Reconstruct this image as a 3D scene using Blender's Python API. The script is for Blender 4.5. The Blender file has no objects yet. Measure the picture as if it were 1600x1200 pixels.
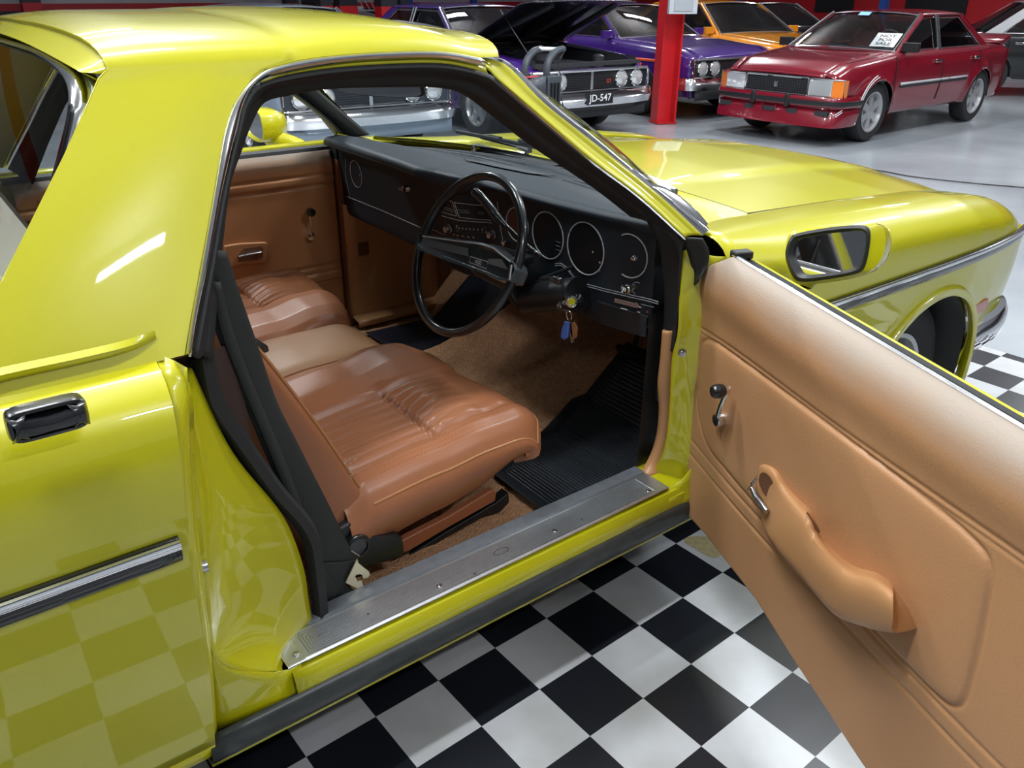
import bpy, bmesh, math, random
import numpy as np
from mathutils import Vector, Matrix
random.seed(4)
SC = bpy.context.scene
COL = SC.collection
# ---------------------------------------------------------------- camera (f = 1267.6 px at 1600 px wide)
RW = np.array([[0.79711655, -0.60380147, 0.0053843], [-0.25983174, -0.35104225, -0.89958702], [0.54506208, 0.71567668, -0.43670838]])
CP = np.array([-1.37958809, -2.0562989, 1.51633638]); FP = 1267.606
cd = bpy.data.cameras.new('camera'); cam = bpy.data.objects.new('camera', cd); COL.objects.link(cam)
cd.sensor_width = 36; cd.lens = 36 * FP / 1600; cd.clip_start = .02; cd.clip_end = 200
M = Matrix(((RW[0][0], -RW[1][0], -RW[2][0], CP[0]), (RW[0][1], -RW[1][1], -RW[2][1], CP[1]), (RW[0][2], -RW[1][2], -RW[2][2], CP[2]), (0, 0, 0, 1)))
cam.matrix_world = M
SC.camera = cam
# ---------------------------------------------------------------- world, lights, exposure
SC.view_settings.view_transform = 'Standard'; SC.view_settings.look = 'None'
SC.view_settings.gamma = 1; SC.view_settings.use_curve_mapping = False
SC.view_settings.exposure = -0.05
wd = bpy.data.worlds.new('world'); SC.world = wd; wd.use_nodes = True
wd.node_tree.nodes['Background'].inputs[0].default_value = (.8, .86, 1, 1)
wd.node_tree.nodes['Background'].inputs[1].default_value = .4
CEIL = 5.2
LAMPS = [(-4.6, -3.8, 25), (.1, -4.4, 95), (-2.0, -1.0, 120), (-.7, .5, 110), (-1.4, 2.6, 50), (2.6, -.4, 125), (-3.6, 3.2, 110), (.4, 4.4, 150), (4.2, 2.4, 150), (4.6, -3.6, 90), (8.2, .6, 110), (8.4, 4.6, 90), (12.6, 1.4, 110), (6.0, 8.6, 90), (11, 8.6, 90), (1.0, 10.5, 90), (15.5, 5.5, 90)]  # unseen ceiling lamps; the one above the car roof is added to brighten it
for i, (lx, ly, e) in enumerate(LAMPS):
    ld = bpy.data.lights.new('strip_light', 'AREA'); ld.shape = 'RECTANGLE'; ld.size = 1.25; ld.size_y = .15; ld.energy = e; ld.color = (.95, .98, 1)
    lo = bpy.data.objects.new('strip_light', ld); COL.objects.link(lo); lo.location = (lx, ly, CEIL - .76)
    lo.rotation_euler = (0, 0, .05)
    l2 = bpy.data.lights.new('ceiling_fill_up', 'AREA'); l2.shape = 'RECTANGLE'; l2.size = 1.5; l2.size_y = .3; l2.energy = min(e, 90) * .28  # upward fill added to brighten the ceiling and its reflections
    lu = bpy.data.objects.new('ceiling_fill_up', l2); COL.objects.link(lu); lu.location = (lx, ly, CEIL - .62); lu.rotation_euler = (math.pi, 0, .05)

# ---------------------------------------------------------------- materials
MATS = {}
def mat(name, col, rough=.5, metal=0., coat=0., spec=.5, emis=None, trans=0., alpha=1., bump=None, var=None, coatr=.05, sheen=0.):
    if name in MATS: return MATS[name]
    m = bpy.data.materials.new(name); m.use_nodes = True; nt = m.node_tree; b = nt.nodes['Principled BSDF']
    b.inputs['Base Color'].default_value = (*col, 1); b.inputs['Roughness'].default_value = rough
    b.inputs['Metallic'].default_value = metal; b.inputs['Coat Weight'].default_value = coat; b.inputs['Coat Roughness'].default_value = coatr
    b.inputs['Specular IOR Level'].default_value = spec; b.inputs['Transmission Weight'].default_value = trans; b.inputs['Alpha'].default_value = alpha
    b.inputs['Sheen Weight'].default_value = sheen
    if emis: b.inputs['Emission Color'].default_value = (*emis[:3], 1); b.inputs['Emission Strength'].default_value = emis[3]
    tc = nt.nodes.new('ShaderNodeTexCoord')
    if var:      # (scale, amount): soft procedural variation of the thing's own colour
        n = nt.nodes.new('ShaderNodeTexNoise'); n.inputs['Scale'].default_value = var[0]; n.inputs['Detail'].default_value = 5
        nt.links.new(tc.outputs['Object'], n.inputs['Vector'])
        mx = nt.nodes.new('ShaderNodeMixRGB'); mx.inputs[1].default_value = (*[c * (1 - var[1]) for c in col], 1); mx.inputs[2].default_value = (*[min(1, c * (1 + var[1])) for c in col], 1)
        nt.links.new(n.outputs['Fac'], mx.inputs[0]); nt.links.new(mx.outputs[0], b.inputs['Base Color'])
    if bump:     # (scale, strength, distance)
        n = nt.nodes.new('ShaderNodeTexNoise'); n.inputs['Scale'].default_value = bump[0]; n.inputs['Detail'].default_value = 3
        nt.links.new(tc.outputs['Object'], n.inputs['Vector'])
        bp = nt.nodes.new('ShaderNodeBump'); bp.inputs['Strength'].default_value = bump[1]; bp.inputs['Distance'].default_value = bump[2]
        nt.links.new(n.outputs['Fac'], bp.inputs['Height']); nt.links.new(bp.outputs[0], b.inputs['Normal'])
    MATS[name] = m; return m
def glassmat(name, tint, refl=.06, rough=0.0, alpha=.8):
    m = bpy.data.materials.new(name); m.use_nodes = True; nt = m.node_tree; nt.nodes.clear()
    o = nt.nodes.new('ShaderNodeOutputMaterial'); t = nt.nodes.new('ShaderNodeBsdfTransparent'); g = nt.nodes.new('ShaderNodeBsdfGlossy')
    t.inputs[0].default_value = (*tint, 1); g.inputs['Roughness'].default_value = rough
    lw = nt.nodes.new('ShaderNodeLayerWeight'); pw = nt.nodes.new('ShaderNodeMath'); pw.operation = 'POWER'; pw.inputs[1].default_value = 4.5
    lw.inputs[0].default_value = .5; nt.links.new(lw.outputs['Facing'], pw.inputs[0]); f = nt.nodes.new('ShaderNodeMath'); f.operation = 'MULTIPLY_ADD'; f.inputs[1].default_value = .85; f.inputs[2].default_value = refl
    nt.links.new(pw.outputs[0], f.inputs[0])
    mx = nt.nodes.new('ShaderNodeMixShader'); nt.links.new(f.outputs[0], mx.inputs[0]); nt.links.new(t.outputs[0], mx.inputs[1]); nt.links.new(g.outputs[0], mx.inputs[2])
    nt.links.new(mx.outputs[0], o.inputs[0]); MATS[name] = m; return m
YEL = mat('yellow_paint', (.47, .445, .004), .34, coat=1, coatr=.03, spec=.4)
CHR = mat('chrome', (.78, .78, .8), .09, 1)
CHRD = mat('aged_chrome', (.5, .5, .52), .22, 1, var=(40, .3))
ALU = mat('brushed_aluminium', (.58, .6, .63), .34, .9, var=(30, .18))
RUB = mat('black_rubber', (.012, .013, .014), .6, bump=(300, .2, .001))
BLK = mat('black_plastic', (.012, .013, .015), .42, bump=(500, .25, .0006))
BLKS = mat('black_satin', (.01, .011, .013), .25, coat=.4)
DASH = mat('black_dash_vinyl', (.013, .018, .025), .5, spec=.35, bump=(420, .35, .0008))
TAN = mat('tan_vinyl', (.46, .215, .085), .45, bump=(260, .35, .0012), var=(6, .07))
SEAT = mat('tan_seat_vinyl', (.34, .13, .058), .36, bump=(330, .3, .0009), var=(7, .12))
SEATL = mat('faded_tan_seat_vinyl', (.37, .19, .085), .45, bump=(330, .3, .0009), var=(9, .15))
TANP = mat('tan_plastic', (.50, .255, .11), .4)
CARP = mat('tan_carpet', (.62, .33, .17), .95, bump=(190, 1, .012), var=(60, .35))
BELT = mat('seat_belt_webbing', (.018, .021, .020), .65, bump=(700, .4, .0006))
STEEL = mat('yellowed_zinc', (.72, .66, .45), .35, .5)
WHT = mat('white_print', (.75, .76, .78), .5)
GREYP = mat('grey_print', (.35, .36, .38), .5)
GLS = glassmat('clear_glass', (.86, .92, .93)); GLD = glassmat('tinted_glass', (.35, .45, .46))
MIR = mat('mirror_glass', (.9, .92, .95), .02, 1)

# ---------------------------------------------------------------- helpers
def V(*a): return np.array(a, float)
def ray(x, y): return RW.T @ np.array([(x - 800) / FP, (y - 600) / FP, 1])
def at(x, y, ax, v):                 # the point of plane X/Y/Z = v seen at a photo position
    d = ray(x, y); k = 'xyz'.index(ax); return CP + d * (v - CP[k]) / d[k]
def pln(x, y, n, p):
    d = ray(x, y); return CP + d * (n @ (p - CP)) / (n @ d)
SN = V(0, 1, -.605)
def sp(x, y, inset=0.): return pln(x, y, SN, V(0, -.90 + inset, .98))     # car's tumblehome side plane
DO = V(.06, -.93, 0); DU = V(-.39, -.92, 0); DU /= np.linalg.norm(DU); DW = V(-.92, .39, 0); DW /= np.linalg.norm(DW)
def dp(x, y, w=0.): return pln(x, y, DW, DO + DW * w)                       # open door's inner face
def dl(u, z, w=0.): return DO + DU * u + DW * w + V(0, 0, z)
def duz(x, y, w=0.):
    p = dp(x, y, w); return float((p - DO) @ DU), float(p[2])
def mir(pts): return [p * V(1, -1, 1) for p in pts]
def cr(pts, n, closed=False):        # smooth resampling (Catmull-Rom, by arc length)
    P = [np.array(p, float) for p in pts]
    if len(P) == 2: return [P[0] + (P[1] - P[0]) * t for t in np.linspace(0, 1, n)]
    if closed: Q = [P[-1]] + P + [P[0], P[1]]
    else: Q = [2 * P[0] - P[1]] + P + [2 * P[-1] - P[-2]]
    out = []
    for i in range(1, len(Q) - 2):
        for t in np.linspace(0, 1, 13)[:-1]:
            a, b, c, d = Q[i - 1], Q[i], Q[i + 1], Q[i + 2]
            out.append(.5 * (2 * b + (c - a) * t + (2 * a - 5 * b + 4 * c - d) * t * t + (3 * b - a - 3 * c + d) * t ** 3))
    out.append(Q[-2]); A = np.array(out); s = np.r_[0, np.cumsum(np.linalg.norm(np.diff(A, axis=0), axis=1))]
    q = np.linspace(0, s[-1], n + (1 if closed else 0))
    R = np.stack([np.interp(q, s, A[:, k]) for k in range(A.shape[1])], 1)
    if closed: R = R[:-1]
    return list(R)
def crs(pts, k):                     # Catmull-Rom with k points on every span
    P = [np.array(p, float) for p in pts]; Q = [2 * P[0] - P[1]] + P + [2 * P[-1] - P[-2]]; out = []
    for i in range(1, len(Q) - 2):
        a, b, c, d = Q[i - 1], Q[i], Q[i + 1], Q[i + 2]; m = min(1., 1.2 * min(np.linalg.norm(b - a), np.linalg.norm(d - c)) / (np.linalg.norm(c - b) + 1e-9))
        for t in np.linspace(0, 1, k + 1)[:-1]:
            q = .5 * (2 * b + (c - a) * t + (2 * a - 5 * b + 4 * c - d) * t * t + (3 * b - a - 3 * c + d) * t ** 3); out.append(q * m + (b + (c - b) * t) * (1 - m))
    return out + [P[-1]]
def lin(pts, n):                     # resampling that keeps straight pieces
    A = np.array(pts, float); s = np.r_[0, np.cumsum(np.linalg.norm(np.diff(A, axis=0), axis=1))]
    return list(np.stack([np.interp(np.linspace(0, s[-1], n), s, A[:, k]) for k in range(A.shape[1])], 1))
def wloc(o):
    v = V(0, 0, 0)
    while o: v = v + V(*o.location); o = o.parent
    return v
def obj(name, verts, faces, m, parent=None, label=None, smooth=True, angle=40, solid=0, bevel=0, sub=0, offset=-1):
    vs = np.array(verts, float); c = (vs.min(0) + vs.max(0)) / 2
    me = bpy.data.meshes.new(name); me.from_pydata([tuple(v - c) for v in vs], [], faces); me.update()
    bm = bmesh.new(); bm.from_mesh(me); bmesh.ops.remove_doubles(bm, verts=bm.verts, dist=1e-5)
    bmesh.ops.recalc_face_normals(bm, faces=bm.faces)
    if smooth:
        for f in bm.faces: f.smooth = True
        for e in bm.edges:
            if len(e.link_faces) == 2 and e.calc_face_angle(0) > math.radians(angle): e.smooth = False
    bm.to_mesh(me); bm.free()
    for q in (m if isinstance(m, (list, tuple)) else [m]): me.materials.append(q)
    o = bpy.data.objects.new(name, me); COL.objects.link(o)
    o.location = tuple(c - wloc(parent)) if parent else tuple(c)
    if parent: o.parent = parent
    if label: o['label'] = label
    if solid:
        md = o.modifiers.new('s', 'SOLIDIFY'); md.thickness = solid; md.offset = offset
    if bevel:
        md = o.modifiers.new('b', 'BEVEL'); md.width = bevel; md.segments = 3; md.limit_method = 'ANGLE'; md.angle_limit = .6
    if sub:
        md = o.modifiers.new('u', 'SUBSURF'); md.levels = sub; md.render_levels = sub
    return o
def gridf(nr, nc, closed=False, off=0):
    F = []
    for i in range(nr - 1):
        for j in range(nc - (0 if closed else 1)):
            k = (j + 1) % nc; F.append((off + i * nc + j, off + i * nc + k, off + (i + 1) * nc + k, off + (i + 1) * nc + j))
    return F
class MB:
    def __init__(s): s.v = []; s.f = []
    def add(s, v, f):
        o = len(s.v); s.v += [np.array(q, float) for q in v]; s.f += [tuple(i + o for i in q) for q in f]; return s
    def rows(s, rows, closed=False, caps=False):
        nc = len(rows[0]); f = gridf(len(rows), nc, closed)
        if caps: f = f + [tuple(range(nc))[::-1], tuple(range((len(rows) - 1) * nc, len(rows) * nc))]
        return s.add([p for r in rows for p in r], f)
    def box(s, c, d, R=None):
        c = np.array(c, float); h = np.array(d, float) / 2; vs = []
        for a in (-1, 1):
            for b in (-1, 1):
                for e in (-1, 1):
                    q = V(a, b, e) * h; vs.append(c + (R @ q if R is not None else q))
        return s.add(vs, [(0, 1, 3, 2), (4, 6, 7, 5), (0, 4, 5, 1), (2, 3, 7, 6), (0, 2, 6, 4), (1, 5, 7, 3)])
    def tube(s, pts, r, n=10, closed=False, flat=None, up=None):
        P = [np.array(p, float) for p in pts]; rows = []; N = len(P)
        for i, p in enumerate(P):
            if closed: t = P[(i + 1) % N] - P[i - 1]
            else: t = P[min(i + 1, N - 1)] - P[max(i - 1, 0)]
            t /= np.linalg.norm(t) + 1e-12; u = V(*up) if up is not None else (V(0, 0, 1) if abs(t[2]) < .9 else V(1, 0, 0))
            a = np.cross(t, u); a /= np.linalg.norm(a) + 1e-12; b = np.cross(a, t)
            rr = r[i] if isinstance(r, (list, tuple, np.ndarray)) else r; fl = flat if flat else 1
            rows.append([p + rr * (math.cos(w) * a + fl * math.sin(w) * b) for w in np.linspace(0, 2 * math.pi, n, endpoint=False)])
        if closed: rows.append(rows[0]); return s.rows(rows, True)
        return s.rows(rows, True, True)
    def lathe(s, c, axis, prof, n=24, caps=True):      # prof: list of (radius, height along axis)
        ax = np.array(axis, float); ax /= np.linalg.norm(ax); u = V(0, 0, 1) if abs(ax[2]) < .9 else V(1, 0, 0)
        a = np.cross(ax, u); a /= np.linalg.norm(a); b = np.cross(ax, a); c = np.array(c, float)
        rows = [[c + ax * h + r * (math.cos(w) * a + math.sin(w) * b) for w in np.linspace(0, 2 * math.pi, n, endpoint=False)] for r, h in prof]
        return s.rows(rows, True, caps)
    def prism(s, outline, vec):
        n = len(outline); P = [np.array(p, float) for p in outline]; Q = [p + vec for p in P]
        return s.add(P + Q, [tuple(range(n))[::-1], tuple(range(n, 2 * n))] + [(i, (i + 1) % n, (i + 1) % n + n, i + n) for i in range(n)])
    def build(s, name, m, parent=None, label=None, **k): return obj(name, s.v, s.f, m, parent, label, **k)
def surf(name, rows, m, parent=None, nu=None, nv=None, label=None, linr=False, **k):
    R = [(lin if linr else cr)(r, nu) if nu else r for r in rows]
    if nv: R = [list(c) for c in zip(*[cr([r[j] for r in R], nv) for j in range(len(R[0]))])]
    return MB().rows(R).build(name, m, parent, label, **k)
def root(name, loc, label, cat, group=None, rz=0):
    o = bpy.data.objects.new(name, None); COL.objects.link(o); o.location = loc; o.rotation_euler = (0, 0, rz); o['label'] = label; o['category'] = cat
    if group: o['group'] = group
    return o
def tag(o, label=None, cat=None, group=None, kind=None):
    for k, v in (('label', label), ('category', cat), ('group', group), ('kind', kind)):
        if v: o[k] = v
    return o
def text(name, s, m, parent, o3, xd, yd, h, depth=.001, label=None, width=None, bold=0.):
    cu = bpy.data.curves.new(name, 'FONT'); cu.body = s; cu.size = 1; cu.extrude = 0; cu.offset = bold; cu.align_x = 'CENTER'; cu.align_y = 'CENTER'; cu.resolution_u = 3
    t = bpy.data.objects.new('tmp', cu); COL.objects.link(t); bpy.context.view_layer.update()
    me = bpy.data.meshes.new_from_object(t); bpy.data.objects.remove(t); bpy.data.curves.remove(cu)
    vs = np.array([tuple(v.co) for v in me.vertices]); fs = [tuple(p.vertices) for p in me.polygons]
    ext = vs.max(0) - vs.min(0); c0 = (vs.max(0) + vs.min(0)) / 2
    sy = h / (.73 if '\n' not in s else ext[1]); sx = sy if width is None else width / ext[0]
    xd = np.array(xd, float); yd = np.array(yd, float); xd /= np.linalg.norm(xd); yd /= np.linalg.norm(yd); zd = np.cross(xd, yd)
    P = [np.array(o3, float) + xd * (v[0] - c0[0]) * sx + yd * (v[1] - c0[1]) * sy + zd * depth for v in vs]
    return obj(name, P, fs, m, parent, label, smooth=False)

# ================================================================ THE SETTING
def epoxy():
    m = bpy.data.materials.new('grey_epoxy_floor'); m.use_nodes = True; nt = m.node_tree; b = nt.nodes['Principled BSDF']
    tc = nt.nodes.new('ShaderNodeTexCoord'); n = nt.nodes.new('ShaderNodeTexNoise'); n.inputs['Scale'].default_value = .9; n.inputs['Detail'].default_value = 6
    r = nt.nodes.new('ShaderNodeValToRGB'); r.color_ramp.elements[0].position = .3; r.color_ramp.elements[0].color = (.26, .285, .315, 1); r.color_ramp.elements[1].position = .7; r.color_ramp.elements[1].color = (.40, .43, .46, 1)
    nt.links.new(tc.outputs['Object'], n.inputs['Vector']); nt.links.new(n.outputs['Fac'], r.inputs[0]); nt.links.new(r.outputs[0], b.inputs['Base Color'])
    n2 = nt.nodes.new('ShaderNodeTexNoise'); n2.inputs['Scale'].default_value = 3; n2.inputs['Detail'].default_value = 4
    bp = nt.nodes.new('ShaderNodeBump'); bp.inputs['Strength'].default_value = .25; bp.inputs['Distance'].default_value = .01
    nt.links.new(tc.outputs['Object'], n2.inputs['Vector']); nt.links.new(n2.outputs['Fac'], bp.inputs['Height']); nt.links.new(bp.outputs[0], b.inputs['Normal'])
    b.inputs['Roughness'].default_value = .2; b.inputs['Specular IOR Level'].default_value = .6
    return m
def bands(name, stops, axis=2, rough=.5):      # painted horizontal bands: (height from, colour)
    m = bpy.data.materials.new(name); m.use_nodes = True; nt = m.node_tree; b = nt.nodes['Principled BSDF']; b.inputs['Roughness'].default_value = rough
    g = nt.nodes.new('ShaderNodeNewGeometry'); sx = nt.nodes.new('ShaderNodeSeparateXYZ'); nt.links.new(g.outputs['Position'], sx.inputs[0])
    mr = nt.nodes.new('ShaderNodeMath'); mr.operation = 'DIVIDE'; mr.inputs[1].default_value = 6; nt.links.new(sx.outputs[axis], mr.inputs[0])
    r = nt.nodes.new('ShaderNodeValToRGB'); r.color_ramp.interpolation = 'CONSTANT'; el = r.color_ramp.elements
    el[0].position = 0; el[0].color = (*stops[0][1], 1); el[1].position = stops[1][0] / 6; el[1].color = (*stops[1][1], 1)
    for z, c in stops[2:]:
        e = el.new(z / 6); e.color = (*c, 1)
    nt.links.new(mr.outputs[0], r.inputs[0]); nt.links.new(r.outputs[0], b.inputs['Base Color']); return m
REDW = (.62, .02, .03); X0, X1, Y0, Y1 = -9, 21, -8, 23
def struct(o): o['kind'] = 'structure'; return o
struct(MB().box(((X0 + X1) / 2, (Y0 + Y1) / 2, -.1), (X1 - X0, Y1 - Y0, .19)).build('floor', epoxy(), smooth=False))
struct(MB().box(((X0 + X1) / 2, (Y0 + Y1) / 2, CEIL + .1), (X1 - X0 + .4, Y1 - Y0 + .4, .2)).build('ceiling', mat('ceiling_white', (.62, .63, .65), .7), smooth=False))
wl = bands('wall_paint_bands', [(0, (.02, .02, .05)), (.97, REDW), (1.14, (.62, .6, .66)), (2.6, REDW), (3.2, (.6, .6, .62))])
wf = bands('wall_paint_red_black', [(0, (.03, .03, .035)), (.8, REDW), (3.4, (.03, .03, .035)), (4.2, (.6, .6, .62))])
wb = bands('wall_paint_plain', [(0, (.05, .055, .06)), (.6, (.7, .7, .72)), (3.4, (.7, .7, .72))])
struct(MB().box(((X0 + X1) / 2, Y1 + .1, CEIL / 2), (X1 - X0 + .4, .2, CEIL)).build('wall_left', wl, smooth=False))
struct(MB().box((X1 + .1, (Y0 + Y1) / 2, CEIL / 2), (.2, Y1 - Y0, CEIL)).build('wall_front', wf, smooth=False))
struct(MB().box((X0 - .1, (Y0 + Y1) / 2, CEIL / 2), (.2, Y1 - Y0, CEIL)).build('wall_back', bands('wall_paint_dark', [(0, (.05, .055, .065)), (1.6, (.10, .11, .13)), (1.64, (.05, .055, .065)), (3.9, (.3, .3, .32))]), smooth=False))
struct(MB().box(((X0 + X1) / 2, Y0 - .1, CEIL / 2), (X1 - X0 + .4, .2, CEIL)).build('wall_right', bands('wall_paint_grey', [(0, (.06, .06, .065)), (1.2, (.32, .33, .35)), (3.4, (.5, .5, .52))]), smooth=False))
# painted black panels on the red far wall
for k, (y, w, z, h) in enumerate([(3.0, .9, 1.25, .5), (5.2, .5, 1.3, .5), (6.6, 1.1, 1.15, .35), (9.6, 1.6, 1.35, .7), (12.5, 1.2, 1.3, .6), (1.2, 1.8, 1.2, .4)]):
    o = MB().box((X1 - .02, y, z), (.04, w, h)).build('trim_%d' % (k + 1), mat('black_wall_panel', (.02, .02, .025), .5), smooth=False); struct(o)
# lamp housings above the area lights
hs = mat('lamp_housing', (.75, .76, .78), .4)
for i, (lx, ly, e) in enumerate(LAMPS):
    o = MB().box((lx, ly, CEIL - .69), (1.6, .45, .12)).tube([(lx - .6, ly, CEIL - .63), (lx - .6, ly, CEIL)], .012, 6).tube([(lx + .6, ly, CEIL - .63), (lx + .6, ly, CEIL)], .012, 6).build('ceiling_light', hs, smooth=False); tag(o, 'unseen white strip light fitting on the warehouse ceiling', 'ceiling light', 'ceiling strip lights')

# ---- checkered mat (tiles of 0.175 m, turned 1.8 degrees from the car)
def checker():
    m = bpy.data.materials.new('checker_vinyl'); m.use_nodes = True; nt = m.node_tree; b = nt.nodes['Principled BSDF']; b.inputs['Roughness'].default_value = .28
    tc = nt.nodes.new('ShaderNodeTexCoord'); c = nt.nodes.new('ShaderNodeTexChecker'); c.inputs['Scale'].default_value = 1 / .175
    mp = nt.nodes.new('ShaderNodeMapping'); mp.inputs['Location'].default_value = (0, 0, .0875)
    c.inputs[1].default_value = (.52, .54, .57, 1); c.inputs[2].default_value = (.012, .014, .02, 1)
    nt.links.new(tc.outputs['Object'], mp.inputs[0]); nt.links.new(mp.outputs[0], c.inputs[0])
    n = nt.nodes.new('ShaderNodeTexNoise'); n.inputs['Scale'].default_value = 5; n.inputs['Detail'].default_value = 6; nt.links.new(tc.outputs['Object'], n.inputs['Vector'])
    r = nt.nodes.new('ShaderNodeValToRGB'); r.color_ramp.elements[0].position = .3; r.color_ramp.elements[0].color = (.82, .8, .76, 1); r.color_ramp.elements[1].position = .6; r.color_ramp.elements[1].color = (1, 1, 1, 1)
    mx = nt.nodes.new('ShaderNodeMixRGB'); mx.blend_type = 'MULTIPLY'; mx.inputs[0].default_value = 1
    nt.links.new(n.outputs['Fac'], r.inputs[0]); nt.links.new(c.outputs[0], mx.inputs[1]); nt.links.new(r.outputs[0], mx.inputs[2]); nt.links.new(mx.outputs[0], b.inputs['Base Color'])
    return m
t = .175; me = bpy.data.meshes.new('checkered_mat'); a0, a1, b0, b1, hz = -22 * t, 17.34 * t, -9 * t, 13 * t, .004
me.from_pydata([(a0, b0, 0), (a1, b0, 0), (a1, b1, 0), (a0, b1, 0), (a0, b0, -hz), (a1, b0, -hz), (a1, b1, -hz), (a0, b1, -hz)], [], [(0, 1, 2, 3), (4, 7, 6, 5), (0, 4, 5, 1), (1, 5, 6, 2), (2, 6, 7, 3), (3, 7, 4, 0)])
me.materials.append(checker()); cm = bpy.data.objects.new('checkered_mat', me); COL.objects.link(cm); cm.location = (-.457, -.78, 0); cm.rotation_euler = (0, 0, math.radians(1.8))
tag(cm, 'black and white checkered vinyl floor mat under the yellow car', 'floor mat')
# brown stain on one white tile
q = [at(*p, 'z', .0006) for p in cr([V(1072, 840), V(1100, 838), V(1122, 846), V(1130, 862), V(1118, 872), V(1100, 866), V(1084, 856), V(1070, 848)], 30, True)]
tag(MB().add(q, [tuple(range(30))]).build('floor_stain', mat('dried_stain', (.42, .36, .2), .5, var=(60, .4)), smooth=False), 'yellowish brown dried stain on a white tile under the open door', 'stain')

# ================================================================ THE YELLOW UTILITY CAR
CAR = root('utility_car', (.35, 0, 0), 'bright yellow two door utility car parked on the checkered mat with its driver door open', 'car')
def part(name, mb, m, label=None, **k): return mb.build(name, m, CAR, label, **k)

# --- side reference curves (photo position -> tumblehome plane)
dripO = [sp(*p) for p in [(288, 555), (300, 480), (315, 400), (335, 287), (350, 205), (370, 152), (400, 117), (432, 102), (500, 89), (600, 81), (687, 80), (750, 90)]]   # yellow / chrome
dripI = [sp(*p) for p in [(299, 556), (312, 480), (330, 395), (347, 300), (370, 200), (382, 157), (405, 127), (450, 112), (525, 99), (600, 93), (690, 92), (757, 104)]]   # chrome / dark
# side skin height rows
def xz_on(curve, z):                       # x of the rear edge of the door opening at height z
    A = np.array(curve); return float(np.interp(z, A[:, 2], A[:, 0]))
D = np.array(cr(dripO, 160))
zt = D[:, 2].argmax()
rise = D[:zt // 1]
zmax = 1.4105
rearE = [at(160, 100, 'y', -.63), sp(150, 128), sp(100, 240), sp(50, 340), sp(0, 440), sp(-40, 520)]
RE = np.array(cr(rearE, 80))
def rear_x(z): return float(np.interp(z, RE[::-1, 2], RE[::-1, 0]))
ztop_i = int(np.argmax(D[:, 2] >= 1.405)); XC = D[ztop_i][0]
def front_x(z):
    A = D[:ztop_i + 1]; return float(np.interp(z, A[:, 2], A[:, 0]))
N1 = 22; N2 = 18
def sy(z): return -.90 + .605 * (z - .98)
zs = [1.022, 1.06, 1.12, 1.18, 1.24, 1.30, 1.345, 1.38, 1.395, 1.405]
rows = []
roofX = lambda f: -.357 + (.10) * (1 - f * f)                # windscreen edge of the roof, f = |y|/ydrip
top = D[ztop_i:]
def dripx(x):                               # drip line y, z at x (top run and the rear run)
    if x < XC: return -.645, 1.407
    return float(np.interp(x, top[:, 0], top[:, 1])), float(np.interp(x, top[:, 0], top[:, 2]))
V_, F_ = [], []
idx = {}
def addv(p):
    V_.append(p); return len(V_) - 1
nr = []
for z in zs[:-1]:
    r = []
    for j in range(N1 + 1):
        u = j / N1; x0, x1 = rear_x(z), front_x(z); x = x0 + (x1 - x0) * u
        bulge = .013 * math.sin(math.pi * min(1, (z - 1.0) / .42)) * (.25 + .75 * math.sin(math.pi * u))
        r.append(addv(V(x, sy(z) - bulge, z)))
    nr.append(r)
fr = [1, .985, .95, .89, .8, .66, .5, .32, .15, 0]
hh = [0, .016, .029, .039, .048, .055, .060, .0635, .065, .0655]
side = fr + [-f for f in fr[-2::-1]]; hs2 = hh + hh[-2::-1]
rear_top = -1.075
roofrows = []
for f, h in zip(side, hs2):
    r = []
    xf = -.345 + .085 * (1 - f * f); xr = rear_top - .012 * (1 - abs(f))
    for j in range(N1 + N2 + 1):
        x = xr + (XC - xr) * j / N1 if j <= N1 else XC + (xf - XC) * (j - N1) / N2
        yd, zd = dripx(min(x, -.36)); 
        crown = h * (1 - .28 * max(0, (x + .62) / .35) ** 2) * (1 - .25 * max(0, (-.95 - x) / .15) ** 2)
        dz = -.012 * max(0, (x + .60) / .35) ** 2 * (1 - abs(f))
        r.append(addv(V(x, yd * f, zd + crown + dz)))
    roofrows.append(r)
for a, b in zip(nr[:-1], nr[1:]):
    for j in range(N1): F_.append((a[j], a[j + 1], b[j + 1], b[j]))
for j in range(N1): F_.append((nr[-1][j], nr[-1][j + 1], roofrows[0][j + 1], roofrows[0][j]))
for a, b in zip(roofrows[:-1], roofrows[1:]):
    for j in range(N1 + N2): F_.append((a[j], a[j + 1], b[j + 1], b[j]))
# left side sail
nl = []
for r in nr: nl.append([addv(V_[i] * V(1, -1, 1)) for i in r])
for a, b in zip(nl[:-1], nl[1:]):
    for j in range(N1): F_.append((a[j], a[j + 1], b[j + 1], b[j]))
for j in range(N1): F_.append((nl[-1][j], nl[-1][j + 1], roofrows[-1][j + 1], roofrows[-1][j]))
ROOF = obj('cab_roof', V_, F_, YEL, CAR, 'yellow roof flowing into the wide rear pillars', angle=75)
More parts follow.
